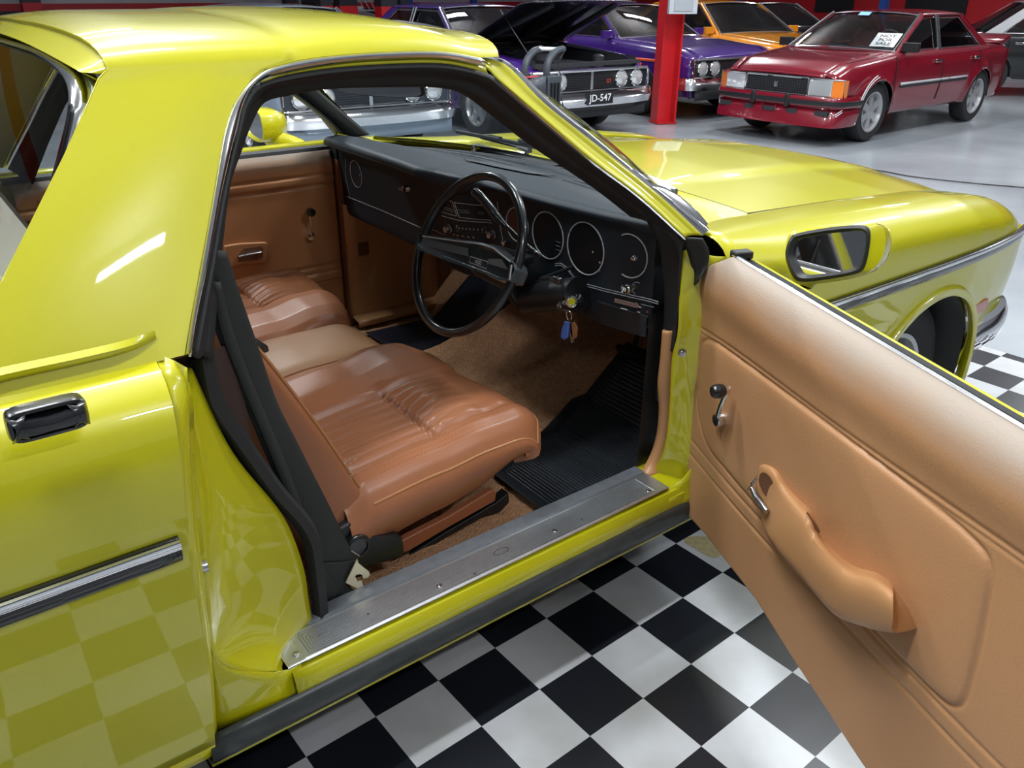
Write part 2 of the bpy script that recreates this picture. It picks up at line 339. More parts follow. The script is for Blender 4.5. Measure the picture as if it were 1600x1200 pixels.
# rear lip of the roof and inner return of the sail panel
re_top = [V_[r[0]] for r in roofrows]
lip = [re_top, [p + V(.003, 0, -.010) for p in re_top], [V(-1.108 - .015 * (1 - (p[1] / .64) ** 2), p[1] * .985, 1.402 + .03 * (1 - (p[1] / .64) ** 2)) for p in re_top], [V(-1.09 - .015 * (1 - (p[1] / .64) ** 2), p[1] * .985, 1.392 + .03 * (1 - (p[1] / .64) ** 2)) for p in re_top]]
surf('roof_rear_lip', lip, YEL, CAR, solid=.003)
sail_in = [[V_[r[0]] for r in nr] + [re_top[0]], [V_[r[0]] + V(.012, .028, 0) for r in nr] + [re_top[0] + V(.01, .03, -.03)]]
surf('pillar_return', sail_in, YEL, CAR, solid=.002); surf('pillar_return', [mir(r) for r in sail_in], YEL, CAR, solid=.002)
# chrome drip moulding with its dark inner return
for s in (1, -1):
    g = lambda pts: pts if s == 1 else mir(pts)
    o_ = cr([p + V(0, -.004, 0) for p in dripO], 90); i_ = cr([p + V(0, -.004, 0) for p in dripI], 90)
    mid = [(a + b) / 2 + V(0, -.007, .002) for a, b in zip(o_, i_)]
    surf('drip_moulding', [g(o_), g(mid), g(i_)], CHR, CAR, nv=7, label='chrome moulding round the door opening', solid=.002)
# dark yellow return between chrome and seal along the roof, then the black seal and rail trim
sealO = [sp(*p, .006) for p in [(299, 556), (330, 395), (347, 300), (370, 200), (382, 157), (405, 130), (450, 117), (525, 106), (625, 100), (700, 101), (762, 116), (785, 132), (850, 188), (925, 252), (1000, 308), (1070, 372)]]
darkO = [sp(*p, .002) for p in [(405, 127), (450, 112), (525, 99), (600, 93), (690, 92), (757, 104)]]
darkI = [sp(*p, .006) for p in [(405, 130), (450, 117), (525, 106), (625, 100), (700, 101), (762, 116)]]
innerP = [(330, 560), (340, 430), (347, 367), (357, 290), (375, 235), (392, 190), (412, 158), (450, 147), (520, 136), (640, 133), (700, 136), (745, 149), (790, 182), (850, 229), (950, 297), (1010, 344)]
sealI = [sp(*p, .075) for p in innerP]
so, si = cr(sealO, 110), cr(sealI, 110)
m1 = [a + (b - a) * .22 + V(0, -.010, 0) for a, b in zip(so, si)]; m2 = [a + (b - a) * .45 + V(0, .004, 0) for a, b in zip(so, si)]; m3 = [a + (b - a) * .55 + V(0, .008, 0) for a, b in zip(so, si)]
wsr = [so, m1, m2, m3, si, [p + V(0, .05, 0) for p in si]]
for s in (1, -1):
    g = (lambda r: r) if s == 1 else mir
    surf('roof_edge_return', [g(cr(darkO, 50)), g(cr(darkI, 50))], YEL, CAR, solid=.002)
    surf('door_seal', [g(r) for r in wsr], RUB, CAR, label='black rubber seal and trim round the door opening', nv=18, solid=.003)
# A pillar (yellow) with bright windscreen moulding
aI = [sp(*p, .004) for p in [(725, 97), (757, 104), (785, 131), (850, 187), (925, 251), (997, 305), (1070, 371)]]
aO = [sp(*p, .012) for p in [(742, 88), (775, 94), (800, 110), (850, 161), (925, 221), (1025, 301), (1098, 368)]]
tO = [sp(*p, .022) for p in [(752, 86), (778, 92), (800, 103), (850, 148), (925, 211), (1022, 292), (1108, 356)]]
for s in (1, -1):
    g = (lambda r: r) if s == 1 else mir
    a, b, c = cr(aI, 60), cr(aO, 60), cr(tO, 60)
    surf('windscreen_pillar', [g(a), g([p + (q - p) * .3 + V(0, .008, 0) for p, q in zip(a, b)]), g([p + (q - p) * .7 + V(0, .008, 0) for p, q in zip(a, b)]), g(b)], YEL, CAR, nv=6, solid=.003)
    surf('pillar_edge_strip', [g(a), g([p + V(0, -.004, -.003) for p in a]), g([p + V(0, -.001, -.006) for p in a])], CHR, CAR)
    surf('windscreen_moulding', [g(b), g([(p + q) / 2 + V(0, -.006, .004) for p, q in zip(b, c)]), g(c), g([p + V(.01, .03, 0) for p in c])], CHR, CAR, nv=9, label='chrome moulding along the windscreen edge')
    # inner (black) pillar trim
    inn = cr([sp(*p, .08) for p in [(745, 149), (790, 182), (850, 229), (950, 297), (1010, 344)]], 40); out = cr([V(-.335, -.60, 1.40), V(-.14, -.70, 1.215), V(.115, -.81, 1.02)], 40)
    surf('pillar_trim', [g(inn), g([(p + q) / 2 + V(0, .012, -.01) for p, q in zip(inn, out)]), g(out)], RUB, CAR, nv=7, solid=.004)
# windscreen glass, header trim, cowl panel
def wsp(u, v):            # u -1..1 across (right negative y), v 0 top .. 1 bottom
    yt, yb = .615, .815; xt, xb = -.335 + .085 * (1 - u * u), .11 + .33 * (1 - abs(u) ** 2.6)
    zt_, zb_ = 1.395 + .045 * (1 - u * u), 1.008 - .02 * (1 - u * u)
    k = v + .035 * math.sin(math.pi * v)
    return V(xt + (xb - xt) * k, (yt + (yb - yt) * v) * u, zt_ + (zb_ - zt_) * v + .012 * math.sin(math.pi * v))
WR = [[wsp(u, v) for u in np.linspace(-1, 1, 41)] for v in np.linspace(0, 1, 15)]
surf('windscreen', WR, GLS, CAR, label='clear laminated windscreen')
surf('windscreen_header', [[wsp(u, 0) + V(.0, 0, .004) for u in np.linspace(-1, 1, 31)], [wsp(u, .10) + V(-.006, 0, -.012) for u in np.linspace(-1, 1, 31)], [wsp(u, .03) + V(-.08, 0, -.03) for u in np.linspace(-1, 1, 31)]], RUB, CAR)
surf('headliner', [[V(x, y, 1.385 + .045 * (1 - (y / .64) ** 2) - (.03 if x > -.4 else 0)) for y in np.linspace(-.60, .60, 15)] for x in np.linspace(-1.06, -.33, 12)], mat('black_headliner', (.02, .02, .022), .8), CAR)
fr_edge = [V_[r[-1]] for r in roofrows]
fe = cr(fr_edge, 61); we = [wsp(u, 0) for u in np.linspace(-1, 1, 61)]
surf('roof_front_lip', [fe, [p + (q - p) * .5 + V(.004, 0, .004) for p, q in zip(fe, we)]], YEL, CAR, solid=.002)
surf('screen_top_moulding', [[p + (q - p) * .45 + V(.004, 0, .004) for p, q in zip(fe, we)], [p + (q - p) * .8 + V(.010, 0, .008) for p, q in zip(fe, we)], [q + V(.008, 0, 0) for q in we], [q + V(.02, 0, -.010) for q in we]], CHR, CAR, nv=7)
surf('windscreen_base_trim', [[wsp(u, 1) + V(.0, 0, .008) for u in np.linspace(-1, 1, 31)], [wsp(u, 1) + V(.018, 0, .004) for u in np.linspace(-1, 1, 31)], [wsp(u, 1) + V(.03, 0, -.012) for u in np.linspace(-1, 1, 31)]], CHR, CAR, nv=6)

# --- rear quarter panel
ip = lambda x, xs, ys: float(np.interp(x, xs, ys))
prof = [(1.024, .873), (1.014, .896), (.998, .926), (.965, .952), (.90, .968), (.82, .974), (.74, .974), (.66, .971), (.56, .966), (.46, .957), (.36, .944), (.315, .938)]
shut = [(1.06, -1.137), (1.015, -1.138), (.763, -1.167), (.487, -1.172), (.305, -1.182)]
sx_ = lambda z: ip(z, [a for a, b in shut][::-1], [b for a, b in shut][::-1])
for s in (1, -1):
    rows = []
    for z, y in cr([V(a, b, 0) for a, b in prof], 30) and [(p[0], p[1]) for p in cr([V(a, b, 0) for a, b in prof], 30)]:
        r = []
        xs = list(np.linspace(-3.3, -1.35, 24)) + list(np.linspace(-1.32, sx_(z), 8))
        for x in xs:
            yy = y - (.02 if x < -2.8 else 0)
            dc = (x + 2.45)
            r.append(V(x, -yy * s, z))
        r.append(V(sx_(z) + .002, -(y - .012) * s, z))
        rows.append(r)
    surf('quarter_panel', rows, YEL, CAR, label='yellow rear side panel', solid=.003)
    surf('quarter_lower_return', [[V(x, -.938 * s, .315) for x in np.linspace(-3.3, -1.182, 12)], [V(x, -.932 * s, .285) for x in np.linspace(-3.3, -1.182, 12)], [V(x, -.90 * s, .262) for x in np.linspace(-3.3, -1.182, 12)]], YEL, CAR, solid=.002)
    # flute at the foot of the rear pillar
    g = (lambda r: r) if s == 1 else mir
    fl = [sp(*p, -.004) for p in [(-60, 607), (0, 588), (120, 562), (200, 543), (244, 528)]]
    surf('pillar_flute', [g([p + V(0, 0, .012) for p in cr(fl, 24)]), g([p + V(0, -.012 * math.sin(math.pi * min(1, (23 - k) / 8 + .05) / 2), .002) for k, p in enumerate(cr(fl, 24))]), g([p + V(0, .004, -.012) for p in cr(fl, 24)])], YEL, CAR, nv=7)
# tub floor, tailgate and rear structure of the ute bed (partly out of frame)
tub = MB(); tub.rows([[V(x, y, z) for x in (-3.3, -1.42)] for y, z in ((-.87, 1.02), (-.72, 1.02), (-.70, .62), (.70, .62), (.72, 1.02), (.87, 1.02))]); tub.box((-3.31, 0, .75), (.05, 1.86, .56)); tub.box((-1.42, 0, .85), (.02, 1.5, .42))
tub.build('load_bed', YEL, CAR, solid=.002)

# --- door jamb of the open side
E0 = [V(sx_(z) + .002, -(ip(z, [p[0] for p in prof][::-1], [p[1] for p in prof][::-1]) - .012), z) for z in np.linspace(1.03, .31, 30)]
E1 = lin([at(*p, 'y', -.905) for p in [(292, 575), (303, 637), (303, 716), (318, 850), (327, 967), (338, 1142)]], 30)
E2 = cr([at(*p, 'y', -.815) for p in [(300, 575), (315, 640), (350, 687), (408, 768), (461, 832), (477, 908), (489, 978)]], 30)
surf('shut_face', [E0, [a + (b - a) * .5 + V(.004, 0, 0) for a, b in zip(E0, E1)], E1], YEL, CAR, solid=.002)
E1b = [E1[min(29, int(k * .86))] if k < 29 else E1[25] for k in range(30)]
E1b = cr([E1[0], E1[6], E1[12], E1[18], E1[22], V(-1.11, -.905, .42), V(-1.035, -.905, .374)], 30)
E2b = cr([E2[0], E2[8], E2[16], E2[22], E2[26], E2[29]], 30)
mid = [(a + b) / 2 + V(-.012, .012, -.0) for a, b in zip(E1b, E2b)]
surf('door_jamb', [E1b, [a + (b - a) * .08 + V(-.004, .006, 0) for a, b in zip(E1b, E2b)], mid, E2b], YEL, CAR, nv=14, label='yellow door jamb behind the seat', solid=.002)
surf('jamb_foot', [E1[18:] + [V(-1.0, -.922, .31)], cr([E1b[18], E1b[21], E1b[24], E1b[27], E1b[29], V(-1.0, -.905, .372)], 13)], YEL, CAR, nv=5, solid=.002)
ws = cr([at(*p, 'y', -.80) for p in [(303, 560), (316, 620), (330, 650), (358, 690), (415, 768), (470, 835), (484, 905), (492, 976)]], 60)
ws2 = [p + V(.03, .012, .0) for p in ws]
part('jamb_seal', MB().rows([[p + V(-.004, -.004, 0) for p in ws], [p + V(.006, -.022, .004) for p in ws], [p + V(.024, -.018, .004) for p in ws], [p + V(.034, .006, 0) for p in ws], [p + V(.03, .03, 0) for p in ws]]), RUB, label='black rubber seal down the door jamb')
MBs = MB(); MBs.lathe(at(320, 884, 'y', -.905), (1, 0, 0), [(.011, -.01), (.011, .003), (.007, .004), (.006, -.006)], 14); MBs.build('striker_hole_trim', CHRD, CAR)
# inner cab side behind the seat
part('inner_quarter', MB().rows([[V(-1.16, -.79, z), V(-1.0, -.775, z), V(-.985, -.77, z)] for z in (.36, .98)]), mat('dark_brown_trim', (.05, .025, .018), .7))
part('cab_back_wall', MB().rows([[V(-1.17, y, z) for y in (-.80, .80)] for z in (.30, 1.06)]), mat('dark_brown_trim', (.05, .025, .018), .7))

# --- sill: rocker, black cover, scuff plate
for s in (1, -1):
    xs = np.linspace(-1.02, .12, 20)
    pr = [(.76, .355), (.79, .366), (.90, .366), (.914, .360), (.922, .345), (.926, .322), (.924, .300)]
    surf('rocker_sill', [[V(x, -y * s, z) for x in xs] for y, z in pr], YEL, CAR, nv=18, solid=.002)
    xs = np.linspace(-1.19, .14, 20)
    surf('rocker_cover', [[V(x, -y * s, z) for x in xs] for y, z in [(.922, .324), (.934, .318), (.938, .295), (.934, .27), (.92, .254), (.89, .25)]], RUB if s == -1 else mat('grey_black_sill_rubber', (.035, .04, .04), .38, var=(30, .6)), CAR, nv=14, solid=.002, label='black rocker cover strip')
    surf('rocker_flange', [[V(x, -y * s, z) for x in xs] for y, z in [(.918, .255), (.915, .24), (.885, .232)]], YEL, CAR, solid=.002)
    surf('rocker_inner', [[V(x, -y * s, z) for x in xs] for y, z in [(.90, .25), (.70, .27)]], RUB, CAR, solid=.002)
for i, (xa, xb) in enumerate([(-.30, .09)]):     # flaked paint under the cover
    MB().rows([[V(x, -.9185, .256 + .006 * math.sin(x * 70) * math.sin(x * 23)) for x in np.linspace(xa - .3, xb, 60)], [V(x, -.9165, .244 - .003 * math.sin(x * 50)) for x in np.linspace(xa - .3, xb, 60)]]).build('worn_paint_edge', mat('worn_yellow_edge', (.5, .45, .08), .5, var=(90, .7)), CAR)
nx, ny = 380, 60; px_t = np.r_[np.linspace(0, .085, 150)[:-1], np.linspace(.085, .915, 82)[:-1], np.linspace(.915, 1, 151)]; px0, px1, py0, py1 = -1.025, .002, -.908, -.822
vs = []
for j in range(ny + 1):
    for i in range(nx + 1):
        x = px0 + (px1 - px0) * float(px_t[i]); y = py0 + (py1 - py0) * j / ny
        dx = min(x - px0, px1 - x); dy = min(y - py0, py1 - y)
        d = min(dy, dx - .036) if dx > .036 else -1
        z = .376
        if d > .008: z += .0012
        elif d < 0: z += .0008 if dx > .004 else 0
        else: z += .0018 if dy > .003 else 0
        if dy < .003: z -= .003 * (1 - dy / .003)
        vs.append(V(x, y, z))
pl_ = obj('scuff_plate', vs, gridf(ny + 1, nx + 1), ALU, CAR, 'ribbed aluminium sill scuff plate', angle=60, solid=.0015)
for p in [(462, 1021), (687, 915), (867, 829), (1013, 767)]:
    c = at(*p, 'z', .379); MB().lathe(c, (0, 0, 1), [(.0062, -.002), (.0062, .001), (.005, .0018), (.0025, .0012), (.0, .0010)], 16).build('screw', CHRD, pl_)
for p in [(575, 959), (742, 896), (909, 811)]:
    c = at(*p, 'z', .3785); MB().lathe(c, (0, 0, 1), [(.0022, -.001), (.0022, .0004), (0, .0005)], 10).build('rivet_hole', RUB, pl_)
MB().tube([V(-.50 + .02 * math.cos(a), -.865 + .009 * math.sin(a), .3782) for a in np.linspace(0, 2 * math.pi, 24, endpoint=False)], .0009, 6, True).build('embossed_oval', CHRD, pl_)
GRV = mat('groove_shade', (.16, .17, .18), .5, .4)  # dark lines paint in the shade between the plate's ribs
for k in range(6):
    q = .012 + .0056 * k; c4 = [(px0 + .036 + q, py0 + q), (px1 - .036 - q, py0 + q), (px1 - .036 - q, py1 - q), (px0 + .036 + q, py1 - q)]
    MB().tube([V(a, b, .3773) for a, b in lin([V(a, b, 0)[:2] for a, b in c4 + [c4[0]]], 120)[:-1]], .0011, 6, True, flat=.5).build('plate_groove', GRV, pl_)
# inner sill rail
part('sill_rail', MB().rows([[V(x, y, z) for x in np.linspace(-.955, .0, 30)] for y, z in [(-.823, .371), (-.820, .379), (-.805, .381), (-.786, .379), (-.780, .372), (-.776, .345)]]), mat('dull_grey_rail', (.22, .24, .27), .35, .5, var=(40, .3)), label='dull grey carpet retainer rail')

# --- bonnet, cowl, front guards
def hood_z(x, y):
    f = min(1, abs(y) / .70)
    e = ip(x, [.45, .86, 1.2, 1.45, 1.6, 1.72], [.974, .953, .930, .899, .872, .845])
    c = ip(x, [.45, .86, 1.2, 1.5, 1.72], [1.000, .982, .965, .938, .895])
    z = e + (c - e) * (1 - f ** 2.2)
    k = max(0, min(1, (.40 - abs(y)) / .07)); z += .010 * (3 * k * k - 2 * k ** 3) * ip(x, [.45, .8, 1.6, 1.7], [0, 1, 1, .6])
    return z
hx = lambda y: 1.70 - .10 * (abs(y) / .7) ** 2.5
rows = []
for i in range(45):
    r = []
    for y in np.linspace(-.697, .697, 57):
        x0 = .462; x = x0 + (hx(y) - x0) * i / 44; r.append(V(x, y, hood_z(x, y)))
    rows.append(r)
H = [rows[0]]; H = [[p + V(-.004, 0, -.010) for p in rows[0]]] + rows + [[p + V(.012, 0, -.014) for p in rows[-1]], [p + V(.012, 0, -.05) for p in rows[-1]]]
H = [[r[0] + V(0, .004, -.010)] + r + [r[-1] + V(0, -.004, -.010)] for r in H]
part('bonnet', MB().rows(H), YEL, 'wide yellow bonnet', solid=.002, angle=60)
for s in (1, -1): part('bonnet_gap', MB().tube([V(x, s * .7005, hood_z(x, .70) - .0035) for x in np.linspace(.47, 1.60, 60)], .0036, 6), RUB)
part('bonnet_gap', MB().tube([V(.4585, y, hood_z(.46, y) - .0035) for y in np.linspace(-.70, .70, 60)], .0036, 6), RUB)
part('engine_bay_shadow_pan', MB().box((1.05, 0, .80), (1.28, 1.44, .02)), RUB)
# cowl between windscreen base and bonnet
us = np.linspace(-1, 1, 45)
cb = [wsp(u, 1) for u in us]
cw = [[p + V(.022, 0, -.004) for p in cb], [V(p[0] + (.452 - p[0]) * .55, np.clip(p[1] * .985, -.735, .735), hood_z(.45, p[1] * .95) - .006 - .012) for p in cb], [V(.455, np.clip(p[1] * .99, -.70, .70), hood_z(.45, p[1] * .98) - .001) for p in cb], [V(.458, np.clip(p[1] * .99, -.70, .70), hood_z(.45, p[1] * .98) - .02) for p in cb]]
part('cowl_panel', MB().rows(cw), YEL, solid=.002, angle=70)
part('cowl_vent', MB().box((.41, .30, .985), (.05, .5, .012)).box((.41, -.12, .986), (.05, .25, .012)), BLK)
ARX, ARZ, ARR = 1.095, .33, .345
xsF = list(np.linspace(.095, .70, 12)) + list(np.linspace(.73, 1.46, 46)) + list(np.linspace(1.48, 1.66, 10)) + [1.70, 1.735, 1.765, 1.785, 1.797, 1.80]
def fend(x):
    ym = ip(x, [.08, .5, 1.0, 1.3, 1.5, 1.65, 1.74, 1.79, 1.80], [.955, .972, .975, .970, .955, .935, .918, .900, .888])
    zt = ip(x, [.08, .45, .9, 1.3, 1.5, 1.6, 1.68, 1.74, 1.78, 1.80], [1.005, .976, .955, .928, .902, .884, .860, .833, .80, .765])
    yi = ip(x, [.08, .45, 1.5, 1.62, 1.74, 1.80], [.82, .704, .704, .704, .72, .75])
    if x < .45: yi = ip(x, [.08, .3, .45], [.80, .715, .704])
    P = [(yi, zt - .012 if x > .46 else zt - .004), (yi + .004, zt - .001), (yi + (ym - yi) * .45, zt + .004), (yi + (ym - yi) * .72, zt - .014), (ym - .022, zt - .048), (ym - .006, zt - .085 if zt > .8 else zt - .06), (ym, .775), (ym - .001, .72), (ym - .004, .62), (ym - .012, .52), (ym - .022, .42), (ym - .034, .33), (ym - .05, .29)]
    return P
rows = []
for x in xsF:
    P = cr([V(a, b, 0) for a, b in fend(x)], 46)
    zb = .25 if x < 1.5 else ip(x, [1.5, 1.8], [.34, .50])
    dx = x - ARX
    if abs(dx) < ARR: zb = max(zb, ARZ + math.sqrt(ARR * ARR - dx * dx))
    r = []
    for k, p in enumerate(P):
        y, z = p[0], p[1]
        if z < zb:
            A = np.array(P); y = float(np.interp(-zb, -A[:, 1], A[:, 0])); z = zb
        # raised lip round the wheel opening
        dd = math.hypot(x - ARX, z - ARZ) - ARR
        if 0 <= dd < .05 and z > .3: y += .011 * (1 - (dd / .05)) ** 1.2
        r.append(V(x, y, z))
    rows.append(r)
for s in (-1, 1):
    R = [[p * V(1, s, 1) for p in r] for r in rows]
    g = part('front_guard', MB().rows(R), YEL, 'long yellow front guard with a round wheel opening' if s == -1 else None, solid=.002, angle=50)
    # rolled inner lip and dark liner
    A = np.linspace(-.12, math.pi + .05, 50)
    yl = lambda x: ip(x, [.7, 1.1, 1.3, 1.5], [.972, .977, .972, .958])
    lipo = [V(ARX + (ARR - .003) * math.cos(a), s * (yl(ARX + ARR * math.cos(a)) + .009 - .03 * max(0, (.5 - (ARZ + ARR * math.sin(a)))) ), ARZ + ARR * math.sin(a)) for a in A]
    MB().rows([[V(p[0] + .034 * math.cos(a), p[1] - s * .009, p[2] + .034 * math.sin(a)) for p, a in zip(lipo, A)], [V(p[0] + .024 * math.cos(a), p[1] + s * .002, p[2] + .024 * math.sin(a)) for p, a in zip(lipo, A)], [V(p[0] + .006 * math.cos(a), p[1] + s * .002, p[2] + .006 * math.sin(a)) for p, a in zip(lipo, A)], lipo, [p - V(0, s * .012, 0) for p in lipo], [p - V(0, s * .03, 0) + V(.01 * math.cos(a), 0, .01 * math.sin(a)) for p, a in zip(lipo, A)]]).build('wheel_opening_lip', YEL, CAR, solid=.002)
    MB().rows([[p - V(0, s * .03, -.004) for p in lipo], [p - V(0, s * .34, -.03) for p in lipo]]).build('wheel_well', RUB, CAR, solid=.002)
    MB().prism([p - V(0, s * .36, -.03) for p in lipo], V(0, -s * .01, 0)).build('wheel_well_wall', RUB, CAR, smooth=False)
    # headlamp face / front end
    f = rows[-1]; MB().rows([[p * V(1, s, 1) for p in f], [V(1.802, s * (p[1] - .03), p[2]) if 1 else 0 for p in f], [V(1.79, s * .70, p[2]) for p in f]]).build('front_end_panel', YEL, CAR, solid=.002)
    MB().lathe((1.79, s * .66, .66), (1, 0, 0), [(.085, 0), (.088, .025), (.08, .03), (.06, .035), (0, .042)], 24).build('headlamp', CHR, CAR)
part('front_grille', MB().box((1.74, 0, .66), (.04, 1.42, .24)), BLK)
part('front_slam_panel', MB().box((1.70, 0, .80), (.12, 1.40, .05)), YEL)
part('front_valance', MB().rows([[V(1.80 - .10 * abs(y / .85) ** 4, y, .52), V(1.80 - .10 * abs(y / .85) ** 4, y, .42), V(1.70, y, .33)][::1] for y in np.linspace(-.86, .86, 21)]), YEL, solid=.002)
# bumper: one wrap-round chrome blade
bp = cr([V(1.44, .895, .395), V(1.54, .925, .415), V(1.65, .935, .44), V(1.74, .90, .465), V(1.80, .76, .47), V(1.85, .35, .47), V(1.86, 0, .47)], 60)
path = [p * V(1, -1, 1) for p in bp] + bp[::-1][1:]
secb = [(-.03, .052), (-.008, .062), (.014, .055), (.026, .03), (.029, .0), (.024, -.032), (.008, -.055), (-.012, -.058), (-.03, -.045)]
rows = []
N = len(path)
for i, p in enumerate(path):
    t = path[min(i + 1, N - 1)] - path[max(i - 1, 0)]; t /= np.linalg.norm(t); nrm = V(t[1], -t[0], 0)
    tap = min(1, .45 + min(i, N - 1 - i) / 8)
    rows.append([p + nrm * a * 1.0 + V(0, 0, b * tap) for a, b in secb])
bm_ = part('front_bumper', MB().rows(rows), CHR, 'chrome wrap-round front bumper', solid=.002)
part('side_lamp', MB().prism([at(*p, 'y', -.955) for p in [(1517, 482), (1521, 497), (1541, 482), (1545, 467)]], V(0, .02, 0)), mat('faded_red_lens', (.45, .12, .10), .25, coat=1))
# side mouldings
for s in (1, -1):
    def strip(pts, nm='side_moulding'):
        P = cr(pts, 60); up = V(0, 0, 1)
        base = MB().rows([[p + V(0, o * -s, dz) for p in P] for o, dz in [(0, .021), (.008, .020), (.012, .006), (.011, -.010), (.006, -.021), (0, -.022)]]).build(nm, BLKS, CAR, 'black rubber side moulding with bright strip', solid=.001)
        MB().rows([[p + V(0, o * -s, dz) for p in P] for o, dz in [(.009, .018), (.0135, .0165), (.0155, .010), (.013, .003), (.010, .002)]]).build('bright_strip', CHR, base)
    strip([V(x, -s * .9745, .766 + .0) for x in (-3.2, -2.4, -1.7, -1.178)])
    strip([V(x, -s * (ip(x, [.08, .5, 1.0, 1.3, 1.5, 1.65, 1.74, 1.79], [.955, .972, .975, .970, .955, .935, .918, .900]) + .0005), z) for x, z in zip(np.linspace(.12, 1.785, 12), np.linspace(.778, .775, 12))])
# black door-handle style pull on the rear panel
hc = at(76, 657, 'y', -.985)
hd = MB(); A = np.linspace(0, 2 * math.pi, 40, endpoint=False)
def hrow(w, h, y, dz=0): return [hc + V(w * np.sign(math.cos(a)) * abs(math.cos(a)) ** .35, y, h * np.sign(math.sin(a)) * abs(math.sin(a)) ** .45 + dz) for a in A]
hd.rows([hrow(.046, .022, .020), hrow(.047, .0225, .004), hrow(.045, .021, -.003), hrow(.040, .017, -.004), hrow(.036, .014, .003), hrow(.02, .006, .004)], True, True)
for q in (-1, 1):
    hd.rows([[hc + V(q * .034 + .011 * a * k, d, b * k * .018) for a, b in [(-1, -1), (0, -.75), (1, -1), (1.1, 0), (1, 1), (0, .75), (-1, 1), (-.3, 0)]] for k, d in [(1, 0), (.95, -.006), (.6, -.011), (.1, -.012)]], True)
hd.rows([[hc + V(x, -.006 + dy - .006 * (1 - (x / .036) ** 2), .0 + dz * (1 + .25 * abs(x) / .036)) for dy, dz in [(.006, -.009), (-.002, -.0085), (-.005, -.003), (-.005, .003), (-.002, .0085), (.006, .009)]] for x in np.linspace(-.038, .038, 16)])
hd = hd.build('pull_handle', BLKS, CAR, 'glossy black recessed pull handle')
# wheels
TYR = mat('tyre_rubber', (.018, .018, .02), .75, bump=(120, .3, .002)); RIM = mat('silver_wheel', (.55, .56, .58), .25, .8)
def wheel(parent, c, axis, r=.325, w=.19, rim=.6, spokes=5, rimmat=None, name='wheel', hub=True):
    s = V(*axis); rr = r * rim
    t = MB().lathe(c, axis, [(rr, -w * .42), (r * .80, -w * .5), (r * .95, -w * .46), (r, -w * .3), (r, w * .3), (r * .95, w * .46), (r * .80, w * .5), (rr, w * .42)], 40, False).build(name, TYR, parent)
    u = V(0, 0, 1); v = np.cross(s, u); c = V(*c)
    m = MB().lathe(c, axis, [(rr, w * .42), (rr * 1.04, w * .47), (rr * .96, w * .46), (rr * .90, w * .30), (rr * .86, w * .05), (0, w * .02)], 36, False)
    if hub: m.lathe(c, axis, [(rr * .42, w * .05), (rr * .36, w * .36), (rr * .2, w * .42), (0, w * .43)], 24)
    for k in range(spokes):
        a = 2 * math.pi * k / spokes; d = u * math.cos(a) + v * math.sin(a); e = np.cross(s, d)
        q0, q1, z0, z1 = rr * .2, rr * .9, w * .36, w * .30; h0, h1 = rr * .16, rr * .2
        P = [c + d * q0 - e * h0 + s * z0, c + d * q0 + e * h0 + s * z0, c + d * q1 + e * h1 + s * z1, c + d * q1 - e * h1 + s * z1]
        m.prism(P, -s * w * .1)
    m.build('rim', rimmat or RIM, t)
    return t
for s in (-1, 1):
    wheel(CAR, (ARX - .03, s * .79, .327), (0, s, 0), .322, .2)
    wheel(CAR, (-1.90, s * .79, .327), (0, s, 0), .322, .2)

# ================================================================ open driver's door (a part of the car)
def fade_sheen_mat(name, base, fade_sheen, z0, z1):  # greys the vinyl towards the top: fading together with painted sheen
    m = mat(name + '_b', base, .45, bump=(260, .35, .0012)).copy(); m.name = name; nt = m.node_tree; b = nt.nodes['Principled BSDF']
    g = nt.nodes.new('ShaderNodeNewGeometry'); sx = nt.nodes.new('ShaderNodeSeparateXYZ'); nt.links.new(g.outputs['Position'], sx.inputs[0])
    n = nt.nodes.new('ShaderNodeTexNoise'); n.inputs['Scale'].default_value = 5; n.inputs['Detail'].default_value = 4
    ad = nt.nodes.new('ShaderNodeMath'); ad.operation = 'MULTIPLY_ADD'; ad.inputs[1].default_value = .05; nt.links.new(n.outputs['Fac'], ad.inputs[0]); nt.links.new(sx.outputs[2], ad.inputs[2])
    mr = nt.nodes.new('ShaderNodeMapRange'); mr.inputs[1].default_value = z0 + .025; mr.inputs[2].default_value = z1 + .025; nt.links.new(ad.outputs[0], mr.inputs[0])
    mx = nt.nodes.new('ShaderNodeMixRGB'); mx.inputs[1].default_value = (*base, 1); mx.inputs[2].default_value = (*fade_sheen, 1); nt.links.new(mr.outputs[0], mx.inputs[0])
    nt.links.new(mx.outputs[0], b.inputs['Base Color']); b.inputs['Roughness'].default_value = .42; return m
DTAN = fade_sheen_mat('door_vinyl', (.47, .245, .115), (.38, .31, .25), .90, .965)
u0z = lambda z: ip(z, [.25, .268, .321, .45, .533, .70, .815, .90, .945, .972, .985], [-.02, -.029, -.073, -.105, -.113, -.122, -.115, -.075, -.045, -.005, .012])
UE = 1.03
zbu = lambda u: ip(u, [-.03, .1, .351, .504, .74, 1.03], [.268, .281, .282, .258, .232, .215])
def dpts(px, w=0.): return [V(*duz(x, y, w)) for x, y in px]
lineB = lin(cr(dpts([(1080, 503), (1150, 549), (1300, 660), (1450, 765), (1600, 868), (1690, 930)]), 60), 60)
lineC = cr(dpts([(1064, 692), (1120, 760), (1200, 852), (1300, 957), (1408, 1072), (1500, 1170), (1600, 1270)]), 60)
lineC2 = cr(dpts([(1067, 672), (1130, 748), (1200, 826), (1300, 925), (1408, 1041), (1500, 1135), (1600, 1235)]), 60)
